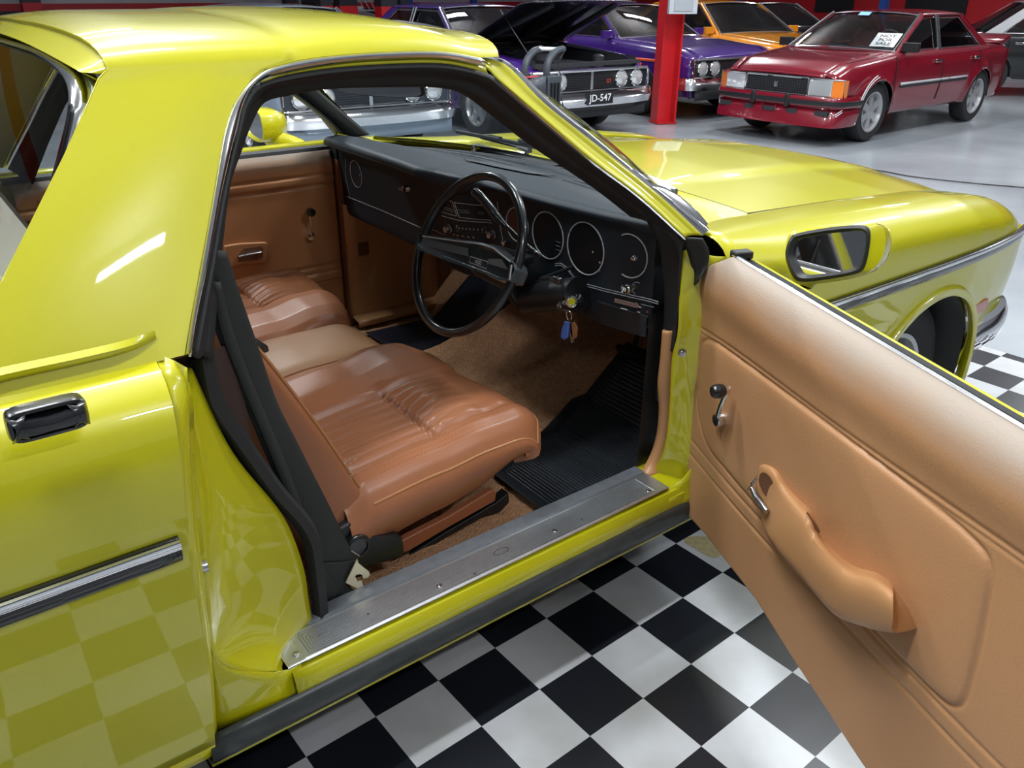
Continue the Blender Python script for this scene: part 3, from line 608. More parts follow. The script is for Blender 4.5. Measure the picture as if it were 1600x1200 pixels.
insert = cr(dpts([(1094, 548), (1100, 532), (1118, 535), (1150, 557), (1300, 668), (1450, 783), (1520, 842), (1547, 885), (1540, 960), (1512, 1080), (1494, 1103), (1468, 1090), (1408, 1030), (1300, 915), (1200, 810), (1135, 735), (1104, 694), (1090, 640), (1090, 580)]), 160, True)
LINES = [(np.array(lineB), -.0030, .0040), (np.array([p + V(0, -.012) for p in lineB]), -.0020, .0030), (np.array(lineC), -.0030, .0040), (np.array(lineC2), -.0030, .0040), (np.array(insert + [insert[0]]), -.0036, .0042)]
def seg_d(P, L):
    A, B = L[:-1], L[1:]; AB = B - A; t = np.clip(((P[:, None] - A) * AB).sum(2) / ((AB ** 2).sum(1) + 1e-12), 0, 1)
    return np.sqrt((((A + AB * t[..., None]) - P[:, None]) ** 2).sum(2)).min(1)
def inpoly(P, L):
    x, y = P[:, 0], P[:, 1]; c = np.zeros(len(P), bool); n = len(L)
    for i in range(n):
        a, b = L[i], L[(i + 1) % n]
        k = ((a[1] > y) != (b[1] > y)) & (x < (b[0] - a[0]) * (y - a[1]) / (b[1] - a[1] + 1e-12) + a[0]); c ^= k
    return c
nu_, nv_ = 360, 250; UV = []
for j in range(nv_ + 1):
    t = j / nv_; z0 = .262 + (.984 - .262) * t; ua = u0z(z0)
    for i in range(nu_ + 1):
        s = i / nu_; u = ua + (UE - ua) * s; zb = zbu(u); z = zb + (.984 - zb) * t; UV.append((u, z))
UV = np.array(UV); W = np.zeros(len(UV)); col_d = []
for k in range(0, len(UV), 4000):
    P = UV[k:k + 4000]; w = np.zeros(len(P))
    for L, dep, wid in LINES: w += dep * np.exp(-(seg_d(P, L) / wid) ** 2)
    dI = seg_d(P, LINES[4][0]); w += np.where(inpoly(P, insert), .0055 * (1 - np.exp(-dI / .012)), 0)
    W[k:k + 4000] = w
z = UV[:, 1]; u = UV[:, 0]
W += -.030 * np.clip((z - .925) / .059, 0, 1) ** 2.2 + .012 * np.exp(-((z - .90) / .05) ** 2)
edge = np.minimum(u - np.array([u0z(q) for q in z]), z - np.array([zbu(q) for q in u])); W += -.012 * np.clip(1 - edge / .010, 0, 1) ** 2
vs = [dl(a, b, c) for (a, b), c in zip(UV, W)]
# door shell (outer skin, edges) then the trim as its sub-part
dm = MB(); K = 24
def ucol(w, zz, base): return base
us = np.linspace(0, 1, 30)
secs = [(-.036, .966), (-.020, .90), (-.014, .30), (-.030, .268), (-.085, .262), (-.100, .30), (-.118, .45), (-.128, .62), (-.130, .74), (-.124, .86), (-.106, .94), (-.092, .966), (-.082, .972), (-.072, .968), (-.070, .940)]
rows = []
for s in us:
    r = []
    for w, zz in secs:
        ua = u0z(min(.97, max(.27, zz))) + .008; u_ = ua + (UE + .01 - ua) * s; dz = (zbu(u_) - .262) if zz < .31 else 0
        r.append(dl(u_, zz + dz, w))
    rows.append(r)
dm.rows(rows); n = len(secs)
dm.add(rows[0], [tuple(range(n))]); dm.add(rows[-1], [tuple(range(n))])
DOOR = part('driver_door', dm, YEL, 'open yellow driver door with tan vinyl inner trim', angle=35)
obj('door_trim_panel', vs, gridf(nv_ + 1, nu_ + 1), DTAN, DOOR, 'tan vinyl door trim greyed along its top edge by fading and painted sheen', angle=80, solid=.003)
uu = np.linspace(.012, UE, 50)
MB().rows([[dl(u, zz, w) for u in uu] for w, zz in [(-.030, .975), (-.026, .984), (-.030, .988), (-.035, .985), (-.037, .975)]]).build('window_bright_strip', CHR, DOOR, 'chrome strip along the window slot', solid=.001)
MB().rows([[dl(u, zz, w) for u in uu] for w, zz in [(-.036, .986), (-.043, .978), (-.049, .950), (-.053, .950), (-.058, .970), (-.066, .976), (-.072, .970), (-.072, .955)]]).build('window_slot_seal', RUB, DOOR, 'black window slot rubber', solid=.001)
MB().rows([[dl(u, zz, -.053) for u in uu[2:]] for zz in (.93, .962)]).build('window_glass', GLD, DOOR, solid=.004)
MB().box(dl(.012, .985, -.05), (.030, .045, .018), np.stack([DU, DW, V(0, 0, 1)], 1)).build('seal_end_cap', RUB, DOOR, bevel=.004)
# window crank
cr0, cr1 = dl(*duz(1129, 668), .0), dl(*duz(1140, 622), 0)
hb = dl(*duz(1119, 656, .022)); kb = dl(*duz(1124, 611, .052))
ck = MB().lathe(hb, DW, [(.016, 0), (.017, .018), (.015, .024), (.0, .025)], 24)
a, b = hb + DW * .022, kb + DW * .036
ck.tube([hb + DW * .016, hb + DW * .02 + V(0, 0, .012), (a + b) / 2 + DW * .001, b - V(0, 0, .006), b], [.013, .010, .0075, .0078, .009], 12, flat=.55, up=DW)
ck.lathe(kb + DW * .030, DW, [(.0105, 0), (.011, .010), (.009, .012)], 20)
ck = ck.build('window_crank', CHR, DOOR, 'chrome window winder')
MB().lathe(kb + DW * .040, DW, [(.012, 0), (.0155, .004), (.0165, .014), (.0155, .024), (.012, .029), (.008, .0285), (0, .027)], 26).build('winder_knob', BLKS, DOOR, 'black winder knob')
MB().lathe(hb + DW * .024, DW, [(.0125, 0), (.0125, .001), (0, .0016)], 24).build('winder_cap', BLKS, DOOR)
# armrest and pull handle
def S(ux, uy, lx, ly, h, bw=0.0):          # one section: upper edge, lower edge (photo positions), height off the panel
    U = dp(ux, uy, 0); L = dp(lx, ly, h * .85); mid_ = dp(ux * .62 + lx * .38, uy * .62 + ly * .38, h)
    q1 = dp(ux * .85 + lx * .15, uy * .85 + ly * .15, h * .8); q3 = dp(ux * .3 + lx * .7, uy * .3 + ly * .7, h * 1.0)
    Lb = L - DW * (h * .85)
    return [U, q1, mid_, q3, L, L - DW * h * .4 - V(0, 0, .004), Lb]
secs = [S(1186, 727, 1186, 745, .012), S(1196, 724, 1180, 752, .016), S(1213, 731, 1189, 790, .020), S(1232, 760, 1190, 812, .028), S(1256, 785, 1200, 838, .04), S(1270, 800, 1218, 862, .048), S(1284, 835, 1246, 895, .056), S(1306, 862, 1275, 930, .062), S(1336, 884, 1306, 962, .066), S(1368, 893, 1345, 978, .064), S(1388, 906, 1378, 986, .062), S(1396, 914, 1395, 988, .060)]
secs2 = [list(c) for c in zip(*[cr([s[k] for s in secs], 70) for k in range(7)])]
secs3 = [cr(s, 22) for s in secs2]
am = MB().rows(secs3); am.add(secs3[0], [tuple(range(22))]); am.add(secs3[-1], [tuple(range(22))])
ARM = am.build('door_armrest', TANP, DOOR, 'moulded tan plastic armrest and pull handle', angle=50)
MB().prism(cr(dpts3 := [dp(x, y, .0185) for x, y in [(1192, 738), (1204, 745), (1213, 765), (1209, 782), (1196, 772), (1187, 752)]], 24, True), DW * .0025).build('handle_recess', mat('recess_brown', (.13, .05, .02), .6), DOOR, smooth=False)
MB().tube([dp(1176, 764, .030), dp(1181, 776, .034), dp(1190, 788, .036), dp(1198, 800, .036)], [.0065, .008, .008, .0075], 12).tube([dp(1174, 760, .010), dp(1170, 764, .022), dp(1176, 764, .030)], .004, 8).tube([dp(1184, 745, .014), dp(1174, 757, .018), dp(1176, 764, .030)], .003, 8).build('release_lever', CHRD, DOOR, 'chrome inner release lever')
MB().prism([dp(x, y, .030) for x, y in cr([V(1262, 800), V(1268, 808), V(1278, 822), V(1282, 833), V(1270, 822), V(1262, 812)], 20, True)], DW * .002).build('handle_notch', mat('recess_brown', (.13, .05, .02), .6), DOOR, smooth=False)
# hinge bolt
part('hinge_bolt', MB().lathe(at(1066, 551, 'y', -.90), (-.9, -.4, 0), [(.010, -.004), (.010, .003), (.006, .004), (.006, .009), (0, .010)], 12), CHRD)
# door mirror
mc = V(0, 0, 0); mo = [at(x, y, 'x', .17) for x, y in [(1, 1)]]
MN = DW * .86 - DU * .12 + V(0, 0, .0); MN = V(-.970, -.135, .185); MN /= np.linalg.norm(MN)
mpl = V(.19, -1.12, 1.0)
mp_ = lambda x, y, k=0.: pln(x, y, MN, mpl + MN * k)
fr_o = cr([mp_(*p) for p in [(1236, 372), (1250, 364), (1300, 355), (1345, 352), (1360, 358), (1360, 385), (1352, 418), (1338, 428), (1290, 437), (1252, 440), (1238, 428), (1229, 398)]], 70, True)
fr_i = cr([mp_(*p, .002) for p in [(1244, 377), (1257, 371), (1300, 364), (1340, 361), (1352, 365), (1352, 386), (1344, 411), (1332, 420), (1290, 427), (1258, 429), (1247, 419), (1239, 398)]], 70, True)
ctr = sum(fr_o) / len(fr_o)
gl = cr([mp_(*p, -.006) for p in [(1244, 377), (1257, 371), (1300, 364), (1340, 361), (1352, 365), (1352, 386), (1344, 411), (1332, 420), (1290, 427), (1258, 429), (1247, 419), (1239, 398)]], 70, True)
bz = MB().rows([fr_o, [p + MN * .006 for p in fr_o], [(p + q) / 2 + MN * .008 for p, q in zip(fr_o, fr_i)], fr_i, [p - MN * .01 for p in fr_i]], True)
hs_ = cr([mp_(*p, -.004) for p in [(1232, 368), (1250, 359), (1300, 351), (1350, 348), (1376, 353), (1384, 372), (1378, 402), (1360, 424), (1338, 433), (1290, 442), (1250, 444), (1234, 432), (1226, 398)]], 70, True)
hc2 = sum(hs_) / len(hs_)
hrows = [[p + MN * .004 for p in fr_o], hs_] + [[hc2 - MN * d + (p - hc2) * k for p in hs_] for d, k in [(.02, 1.0), (.05, .95), (.08, .82), (.10, .6), (.112, .3), (.115, .02)]]
MIRR = MB().rows(hrows, True, False).build('door_mirror', YEL, DOOR, 'yellow bullet door mirror with black bezel')
bz.build('mirror_bezel', BLK, DOOR, 'black mirror bezel'); MB().add(gl, [tuple(range(len(gl)))]).build('mirror_glass', MIR, DOOR, smooth=False)
MB().tube([mp_(1262, 440, -.04), mp_(1258, 448, -.035), mp_(1252, 462, -.03)], [.02, .016, .022], 14, flat=.6).build('mirror_stem', YEL, DOOR)

# ================================================================ CABIN
def sm(t): t = max(0, min(1, t)); return t * t * (3 - 2 * t)
def floor_z(x, y):
    b = .300 + .004 * math.sin(9 * x + 5 * y)
    toe = .30 + max(0, x - .26) * .80
    w = .17; h = .11 + .10 * sm((x + .1) / .5)
    tun = b + h * (1 - sm((abs(y + .0) - w * .75) / .17))
    z = max(b, toe if x > .26 else b)
    z = max(z, tun + max(0, x - .26) * .35) if abs(y) < .5 else z
    return min(z, .80)
xs, ys = np.linspace(-1.16, .62, 150), np.linspace(-.79, .79, 130)
rows = [[V(x, y, floor_z(x, y) + (.0035 * math.sin(x * 61 + 3 * math.sin(y * 37)) * math.sin(y * 53 + 2 * math.sin(x * 29)))) for y in ys] for x in xs]
FL = part('floor_carpet', MB().rows(rows), CARP, 'tan loop carpet over the floor and transmission hump', angle=180)
part('firewall', MB().rows([[V(.60, y, z) for y in (-.78, 0, .78)] for z in (.50, .86)]), RUB)
part('under_floor', MB().box((-.28, 0, .275), (1.78, 1.56, .03)), RUB)
# -- kick panel far side
kx = lambda k: k
rows = []
for z in np.linspace(.335, .79, 24):
    xe = -.045 + .0 * z; wv = ip(z, [.335, .38, .60, .79], [.33, .22, .10, .015])
    r = [V(xe - .012, .762, z), V(xe - .006, .735, z), V(xe + .006, .722, z), V(xe + .03, .718, z)]
    for t in np.linspace(0, 1, 10)[1:]: r.append(V(xe + .03 + t * .36, .718 + .012 * t + (.012 if (.655 < z < .705 and .02 < t * .36 < .045) else 0), z))
    rows.append(r)
part('kick_panel', MB().rows(rows).rows([[V(x, y, z) for x in np.linspace(-.06, .36, 8)] for y, z in [(.722, .352), (.70, .345), (.672, .338), (.668, .318)]]), TANP, 'tan plastic kick panel with a small pocket', solid=.002)
part('kick_pocket', MB().box(at(568, 389, 'y', .715), (.045, .006, .05)), mat('recess_brown', (.13, .05, .02), .6), bevel=.002)
part('cabin_side_liner', MB().rows([[V(x, y, z) for x, y in ((-.062, .80), (-.058, .745), (.42, .745))] for z in (.30, .955)]), mat('brown_side_trim', (.22, .095, .04), .7))
# -- near side: hinge pillar, its trim and seal
HP = [[at(*p, 'x', .035) for p in [(1068, 392), (1062, 450), (1059, 520), (1050, 560), (1046, 640), (1038, 700), (1016, 745)]], [at(*p, 'x', .055) for p in [(1086, 388), (1079, 450), (1074, 520), (1070, 570), (1064, 640), (1058, 710), (1040, 762)]], [at(*p, 'x', .075) for p in [(1112, 400), (1100, 450), (1092, 520), (1088, 570), (1084, 640), (1080, 720), (1062, 775)]], [V(.13, -.94, z) for z in (.97, .88, .78, .70, .60, .48, .38)]]
surf('hinge_pillar', HP, YEL, CAR, nu=40, nv=16, label='yellow front door pillar', solid=.002)
surf('sill_front_corner', [cr([V(.00, -.90, .371), V(.03, -.905, .374), V(.055, -.915, .40), V(.085, -.925, .45)], 12), cr([V(.0, -.925, .31), V(.05, -.93, .312), V(.09, -.935, .33), V(.125, -.94, .38)], 12)], YEL, CAR, nv=5, solid=.002)
part('sill_corner_fill', MB().rows([[V(x, y, z) for x in (-.01, .06, .14)] for y, z in [(-.80, .366), (-.90, .366), (-.922, .35), (-.926, .30)]]), YEL, solid=.002)
tr = [[at(*p, 'y', -.80) for p in [(1037, 516), (1033, 560), (1029, 600), (1031, 640), (1027, 680), (1017, 712), (1003, 738)]], [at(*p, 'y', -.815) for p in [(1041, 515), (1039, 560), (1037, 600), (1038, 640), (1034, 685), (1022, 722), (1008, 741)]], [at(*p, 'y', -.828) for p in [(1047, 517), (1047, 560), (1048, 600), (1047, 640), (1043, 690), (1030, 728), (1014, 744)]]]
T2 = [cr(r, 40) for r in tr]; T2 = [[p + V(.02, .004, 0) for p in T2[0]], T2[0], [p + V(-.006, -.0, 0) for p in T2[1]], T2[2], [p + V(.03, -.004, 0) for p in T2[2]]]
surf('pillar_lower_trim', T2, TANP, CAR, nv=14, label='tan plastic strip at the front of the door opening', solid=.003)
MB().box(at(1029, 612, 'y', -.795), (.012, .014, .05)).build('trim_clip', BLKS, CAR, bevel=.004)
surf('pillar_seal', [[at(*p, 'y', -.79) for p in [(1012, 345), (1030, 380), (1038, 430), (1040, 480), (1036, 540)]], [at(*p, 'y', -.83) for p in [(1040, 352), (1055, 390), (1056, 440), (1054, 490), (1049, 548)]], [at(*p, 'y', -.85) for p in [(1068, 372), (1067, 392), (1063, 440), (1060, 490), (1055, 545)]]], RUB, CAR, nu=30, nv=9, solid=.004)
surf('pillar_gusset', [[at(*p, 'y', -.86) for p in [(1066, 370), (1075, 395), (1082, 420), (1084, 448)]], [at(*p, 'y', -.90) for p in [(1098, 372), (1108, 392), (1106, 415), (1092, 440)]]], RUB, CAR, nu=16, nv=5, solid=.004)
part('dash_end_cap', MB().box((-.005, .778, .985), (.10, .05, .075)), RUB)
part('near_kick_panel', MB().rows([[V(x, -.775, z) for x in np.linspace(.02, .60, 8)] for z in np.linspace(.32, .80, 6)]), BLK)

# -- dashboard
SY = [-.762, -.74, -.70, -.62, -.45, -.30, -.20, -.165, -.13, -.08, -.02, .02, .045, .07, .20, .45, .70, .745]
XL = [.030, .022, .008, -.012, -.036, -.046, -.052, -.054, -.070, -.085, -.092, -.100, -.118, -.128, -.118, -.112, -.108, -.104]
XF = [.034, .030, .020, .006, -.008, -.018, -.024, -.030, -.055, -.078, -.080, -.078, -.072, -.066, -.062, -.056, -.052, -.050]
ZL = [1.018, 1.024, 1.027, 1.029, 1.030, 1.031, 1.032, 1.032, 1.034, 1.034, 1.033, 1.034, 1.037, 1.038, 1.038, 1.038, 1.038, 1.036]
LH = [.026, .026, .024, .022, .020, .020, .020, .024, .04, .05, .05, .045, .030, .026, .026, .026, .026, .026]
ZB = [.716, .716, .716, .716, .722, .728, .73, .73, .73, .73, .73, .73, .73, .735, .74, .742, .742, .742]
def dash_sec(y, cov=1.):
    xl, xf, zl, lh, zb = (ip(y, SY, a) for a in (XL, XF, ZL, LH, ZB))
    u = max(-1, min(1, y / .79)); b = wsp(u, 1); xb = b[0] - .015
    P = [(xb, .978), (xb - .03, .990), (xl + (xb - xl) * .62, 1.004), (xl + (xb - xl) * .28, zl + .004), (xl + .035, zl + .004), (xl + .012, zl + .001), (xl + .001, zl - .008), (xl, zl - lh * .7), (xl + .005, zl - lh), (xf - .001, zl - lh - .003), (xf, zl - lh - .012), (xf + .004, (zl + zb) / 2), (xf + .006, zb + .075), (xf + .008, zb + .03), (xf + .020, zb + .006), (xf + .06, zb), (xf + .22, zb + .02)]
    return P
yy = np.unique(np.r_[np.linspace(-.762, .745, 110), SY])
rows = []
for y in yy:
    P = dash_sec(y); A = lin([V(a, 0, c) for a, c in P], 1) if 0 else [V(a, y, c) for a, c in P]
    rows.append(crs(A, 5))
dmb = MB().rows(rows); dmb.add(rows[0], [tuple(range(len(rows[0])))]); dmb.add(rows[-1], [tuple(range(len(rows[0])))])
DB = part('dashboard', dmb, DASH, 'black padded dashboard', angle=50)
def face(y, z, off=.0015):                       # a point on the dash face
    P = np.array(dash_sec(y)); k = P[9:14]; x = float(np.interp(-z, -k[:, 1], k[:, 0])); return V(x - off, y, z)
SAT = mat('satin_silver', (.62, .64, .66), .35, .5)
def ring(c_y, c_z, r, a0=0, a1=360, rt=.0018, m=SAT, nm='gauge_bezel', ry=None, off=.002):
    A = np.radians(np.linspace(a0, a1, 60, endpoint=(a1 - a0 < 360)))
    pts = [face(c_y + (ry or r) * math.cos(a), c_z + r * math.sin(a), off) for a in A]
    return MB().tube(pts, rt, 8, a1 - a0 >= 360, flat=1).build(nm, m, DB)
GLB = mat('gauge_glass', (.006, .007, .009), .35, spec=.25)
def gauge(cy, cz, r, ry=None, m=GLB):
    A = np.linspace(0, 2 * math.pi, 40, endpoint=False)
    MB().add([face(cy + (ry or r) * math.cos(a), cz + r * math.sin(a), .001) for a in A] + [face(cy, cz, .001)], [(i, (i + 1) % 40, 40) for i in range(40)]).build('gauge_face', m, DB)
    ring(cy, cz, r, ry=ry)
gauge(-.288, .927, .048, .046, mat('gauge_red', (.045, .006, .008), .4)); gauge(-.412, .923, .064, .060); gauge(-.552, .918, .069, .064)
gx, gz = at(980, 401, 'x', .012)[1], at(980, 401, 'x', .012)[2]
ring(gx, gz, .055, 62, 292, rt=.0018, m=SAT, ry=.050)
MB().lathe(face(gx - .018, gz, 0), (-1, 0, 0), [(.008, 0), (.008, .010), (.006, .013), (0, .014)], 18).build('vent_knob', CHR, DB)
for yy_, zz_ in [(-.578, .915), (-.603, .893), (-.603, .872)]: MB().lathe(face(yy_, zz_, .002), (-1, 0, 0), [(.003, 0), (0, .0008)], 10).build('gauge_mark', GREYP, DB)
for k in range(3): MB().tube([face(-.445, .915 - k * .011, .003), face(-.463, .914 - k * .011, .003)], .0004, 6).build('gauge_mark', GREYP, DB)
def line(pts, r=.0013, m=SAT, nm='bright_line', off=.0025):
    return MB().tube([face(y, z, off) for y, z in pts], r, 6).build(nm, m, DB)
def fpx(x, y, xx): p = at(x, y, 'x', xx); return (p[1], p[2])
F_ = lambda L, xx: [fpx(a, b, xx) for a, b in L]
ln = lambda L, n=40: [(p[0], p[1]) for p in lin([V(a, b, 0) for a, b in L], n)]
line(ln(F_([(790, 294), (850, 313), (930, 337)], -.014)), .0009)
sw = F_([(872, 411), (880, 410), (890, 418), (898, 430), (904, 440), (930, 448), (970, 461), (1014, 476)], .004)
line(ln(sw, 60), .0010); line(ln([(y, z - .006) for y, z in sw], 60), .0010)
line(ln(F_([(540, 307), (600, 330), (660, 355)], -.052)), .0012); line(ln(F_([(541, 248), (541, 280), (547, 311)], -.05)), .0008)
line(ln([(.66, .997), (.40, .998), (.075, 1.0)]), .0009); line(ln([(.66, .992), (.40, .993), (.075, .995)]), .0007)
c = at(556, 272, 'x', -.053); ring(c[1], c[2], .047, rt=.0013, ry=.044)
MB().lathe(face(c[1] - .034, c[2] + .002, 0), (-1, 0, 0), [(.005, 0), (.005, .006), (0, .007)], 12).build('vent_knob', CHRD, DB)
c = at(636, 294, 'x', -.062); kb_ = MB().lathe(face(c[1], c[2], 0), (-1, 0, 0), [(.014, 0), (.012, .008), (.008, .012), (.008, .02), (0, .022)], 18).box(face(c[1], c[2], .022), (.012, .022, .005)).build('glovebox_latch', CHRD, DB)
# centre stack: heater panel and radio
line(ln(F_([(700, 312), (706, 315)], -.08)), .0009); line(ln(F_([(710, 316), (736, 324)], -.08)), .0009); line(ln(F_([(710, 316), (716, 340), (744, 349)], -.08)), .0009); line(ln(F_([(707, 315), (713, 338), (686, 330)], -.08)), .0009); line(ln(F_([(689, 337), (745, 353)], -.08)), .0010)
for a, b in [((692, 323), (708, 328)), ((716, 332), (738, 338)), ((693, 326), (709, 331)), ((714, 328), (737, 335))]: line(F_([a, b], -.08), .0006, GREYP)
rq = F_([(712, 352), (739, 359), (739, 367), (712, 361)], -.08); line(rq + [rq[0]], .0009, CHR, 'radio_surround')
for k in range(7): p = fpx(715.5 + k * 3.4, 357 + k * .9, -.08); MB().box(face(p[0], p[1], .003), (.001, .004, .005)).build('radio_mark', GREYP, DB)
for k in range(5): p = fpx(710 + k * 5, 366.5 + k * 1.6, -.08); MB().box(face(p[0], p[1], .004), (.006, .009, .004)).build('radio_button', CHRD, DB)
for px_, py_ in [(701, 358), (746, 371)]:
    p = fpx(px_, py_, -.08); MB().lathe(face(p[0], p[1], 0), (-1, 0, 0), [(.0135, 0), (.0135, .003), (.011, .004), (.010, .018), (.008, .02), (0, .0205)], 22).build('radio_knob', CHRD, DB)
line(ln(F_([(671, 360), (696, 367)], -.075)), .0009)
line(ln(F_([(766, 318), (768, 345), (773, 380)], -.05)), .0008)
p = fpx(779, 381, -.05); MB().lathe(face(p[0], p[1], 0), (-1, 0, 0), [(.009, 0), (.009, .018), (.007, .02), (0, .021)], 18).build('heater_knob', CHR, DB)
# light switch knob with seat ring, cassette/radio unit on the lower panel
c = at(981, 451, 'x', -.012); lk = MB().lathe(c + V(.03, 0, 0), (-1, 0, 0), [(.006, 0), (.006, .028), (.0135, .030), (.0145, .036), (.012, .041), (.011, .040), (0, .040)], 24).build('light_switch_knob', CHR, DB)
MB().lathe(c - V(.0105, 0, 0), (-1, 0, 0), [(.0105, 0), (0, .0012)], 20).build('knob_face', BLKS, lk); MB().box(c - V(.0118, -.003, 0), (.001, .005, .009)).box(c - V(.0118, .003, 0), (.001, .0025, .009)).build('knob_mark', WHT, lk)
c2 = fpx(988, 453, .01); ring(c2[0], c2[1], .016, -70, 110, rt=.0007, m=GREYP, nm='switch_recess')
Q = F_([(958, 467), (984, 476), (986, 475), (989, 480), (987, 484), (979, 481), (977, 480), (957, 473)], .008)
MB().prism([face(y, z, .003) for y, z in Q], V(-.001, 0, 0)).build('tape_player_plate', mat('dull_pink_plate', (.33, .22, .19), .5), DB, smooth=False)
MB().tube([face(*fpx(961, 471, .008), .0055), face(*fpx(980, 477.5, .008), .0055)], .0006, 6).build('plate_mark', BLK, DB)
for a, b, w in [((965, 483), (974, 486), .0012), ((964, 487), (975, 491), .0006), ((988, 482), (991.5, 483.5), .0012), ((986.5, 490), (990, 491.5), .0012), ((995, 497), (1000, 498.5), .001), ((991, 478), (1009, 484), .0006), ((971, 489), (976, 491), .0005)]:
    line(F_([a, b], .008), w, GREYP if w < .001 else WHT, 'panel_mark', off=.003)
p = fpx(999, 491, .008); MB().lathe(face(p[0], p[1], .002), (-1, 0, 0), [(.003, 0), (0, .001)], 10).build('warning_light', mat('dim_red', (.35, .1, .08), .4), DB)
line(F_([(944, 494), (972, 505), (1004, 517)], .006), .0012, mat('dull_trim_line', (.12, .13, .15), .3, .5), 'lower_trim_line')
MB().rows([[face(y, z, o) for y in np.linspace(-.775 + .02, -.60, 8)] for z, o in [(.790, .001), (.788, .006), (.730, .006), (.728, .001)]]).build('lower_panel', BLK, DB, solid=.002)
# demister and speaker grilles on the dash top
dt = mat('dash_grille', (.03, .034, .04), .5)
for y0_, y1_, t in [(-.62, -.20, .55), (.10, .52, .55)]:
    for q in range(3):
        P = []
        for y in np.linspace(y0_, y1_, 14):
            A = np.array([(a, b) for a, b in dash_sec(y)]); x = A[3, 0] + (A[1, 0] - A[3, 0]) * (.45 + q * .16); z = float(np.interp(x, A[[4, 3, 2, 1], 0], A[[4, 3, 2, 1], 1])); P.append(V(x, y, z + .003))
        MB().tube(P, .0028, 6, flat=.5).build('demister_slot', dt if q % 2 else RUB, DB)
sg = []
for y in np.linspace(-.16, .10, 12):
    A = np.array(dash_sec(y)); sg.append([V(x, y, float(np.interp(x, A[[4, 3, 2, 1], 0], A[[4, 3, 2, 1], 1])) + .004) for x in np.linspace(A[3, 0] + .04, A[3, 0] + .15, 6)])
MB().rows(sg).build('speaker_grille', dt, DB, solid=.002)
MB().lathe(V(.27, .34, 1.004), (0, 0, 1), [(.008, 0), (.008, .01), (.004, .022), (0, .024)], 14).build('dash_fitting', CHR, DB)

# -- steering column, wheel, levers, ignition
WC = V(-.235, -.352, .897); WT = math.radians(26); WN = V(-math.cos(WT), 0, math.sin(WT)); WU = V(0, 1, 0); WV = np.cross(WN, WU); WV = WV if WV[2] > 0 else -WV
WRAD = .209
def wp(x, y, off=0.): return pln(x, y, WN, WC + WN * off)
col = MB()
cax = -WN
col.tube([WC + cax * d for d in (.03, .05, .09, .15, .24, .34)], [.030, .042, .050, .055, .062, .070], 28)
COLM = part('steering_column', col, BLK, 'black steering column shroud')
MB().box(WC + cax * .16 + V(0, -.045, .04), (.06, .05, .02)).build('gear_indicator', BLK, COLM, bevel=.003)
for k in range(4): q = at(824 + k * 6, 388 + k * 1.9, 'x', -.115); MB().box(q, (.001, .0022, .009)).build('gear_mark', WHT, COLM)
sh = MB().tube([at(868, 436, 'x', -.10) + V(.10, .05, -.0), at(845, 436, 'x', -.125), at(862, 435, 'x', -.15)], .005, 10).build('indicator_stalk', BLK, COLM)
b3 = at(871, 438, 'x', -.155); MB().box(b3, (.016, .026, .018)).build('stalk_knob', BLKS, COLM, bevel=.004)
gl_ = [at(742, 300, 'x', -.165), at(752, 309, 'x', -.16), at(768, 328, 'x', -.15), at(776, 339, 'x', -.145), at(800, 362, 'x', -.13), at(826, 386, 'x', -.115), at(846, 402, 'x', -.10)]
GLV = MB().tube(cr(gl_, 40), [.0125] * 15 + list(np.linspace(.0115, .0062, 6)) + [.0062] * 19, 16).build('gear_lever', BLKS, COLM, 'long black column gear lever')
MB().tube([gl_[0] + (gl_[0] - gl_[1]) * .15, gl_[0]], .0105, 16).build('lever_button', CHRD, COLM)
# lower ignition shroud
ig = at(884, 473, 'x', -.085)
MB().tube([WC + cax * .14 + V(0, -.01, -.045), WC + cax * .2 + V(0, -.03, -.06), V(-.03, ig[1] + .01, ig[2] + .01)], [.035, .055, .055], 22, flat=.8).build('ignition_shroud', BLK, COLM)
IGN = MB().lathe(ig + V(.03, 0, 0), (-.8, -.5, .2), [(.019, -.02), (.0185, .02), (.016, .026), (.0155, .030), (.011, .031), (.010, .027), (0, .027)], 28).build('ignition_lock', CHR, COLM, 'chrome ignition lock barrel')
A = np.linspace(0, 2 * math.pi, 90, endpoint=False)
SWM = MB().tube([WC + WRAD * (math.cos(a) * WU + math.sin(a) * WV) for a in A], .0118, 18, True, flat=1.12, up=WN)
SW = part('steering_wheel', SWM, BLKS, 'thin rimmed glossy black steering wheel', angle=180)
po = [(654, 366), (700, 371), (752, 379), (772, 384), (790, 398), (806, 412), (808, 422), (800, 441), (784, 441), (760, 430), (700, 409), (655, 392), (650, 384)]
o1 = [wp(*p, .012) for p in po]; c1 = sum(o1) / len(o1)
o0 = [c1 + (p - c1) * .98 - WN * .04 for p in o1]
o2 = [c1 + (p - c1) * V(1, .985, .90) + WN * .006 for p in o1]
o3_ = [c1 + (p - c1) * V(1, .95, .70) + WN * .002 for p in o1]
o4 = [c1 + (p - c1) * V(1, .93, .62) - WN * .004 for p in o1]
pm = MB().rows([o0, o1, o2, o3_, o4], True); pm.add(o4, [tuple(range(len(o4)))]); pm.add(o0, [tuple(range(len(o0)))])
PAD = pm.build('horn_pad', mat('glossy_grey_black', (.045, .058, .068), .25, coat=.8), SW, 'glossy black horn pad across the wheel', angle=25)
MB().tube([wp(*p, .018) for p in [(660, 369), (752, 382), (771, 388), (797, 409)]], .0018, 6).build('pad_bright_line', SAT, SW)
MB().tube([wp(*p, .018) for p in [(799, 414), (796, 438)]], .004, 8, flat=.6).build('pad_end_trim', CHR, SW)
MB().tube([wp(*p, .014) for p in [(656, 369), (653, 389)]], .0035, 8, flat=.6).build('pad_end_trim', CHRD, SW)
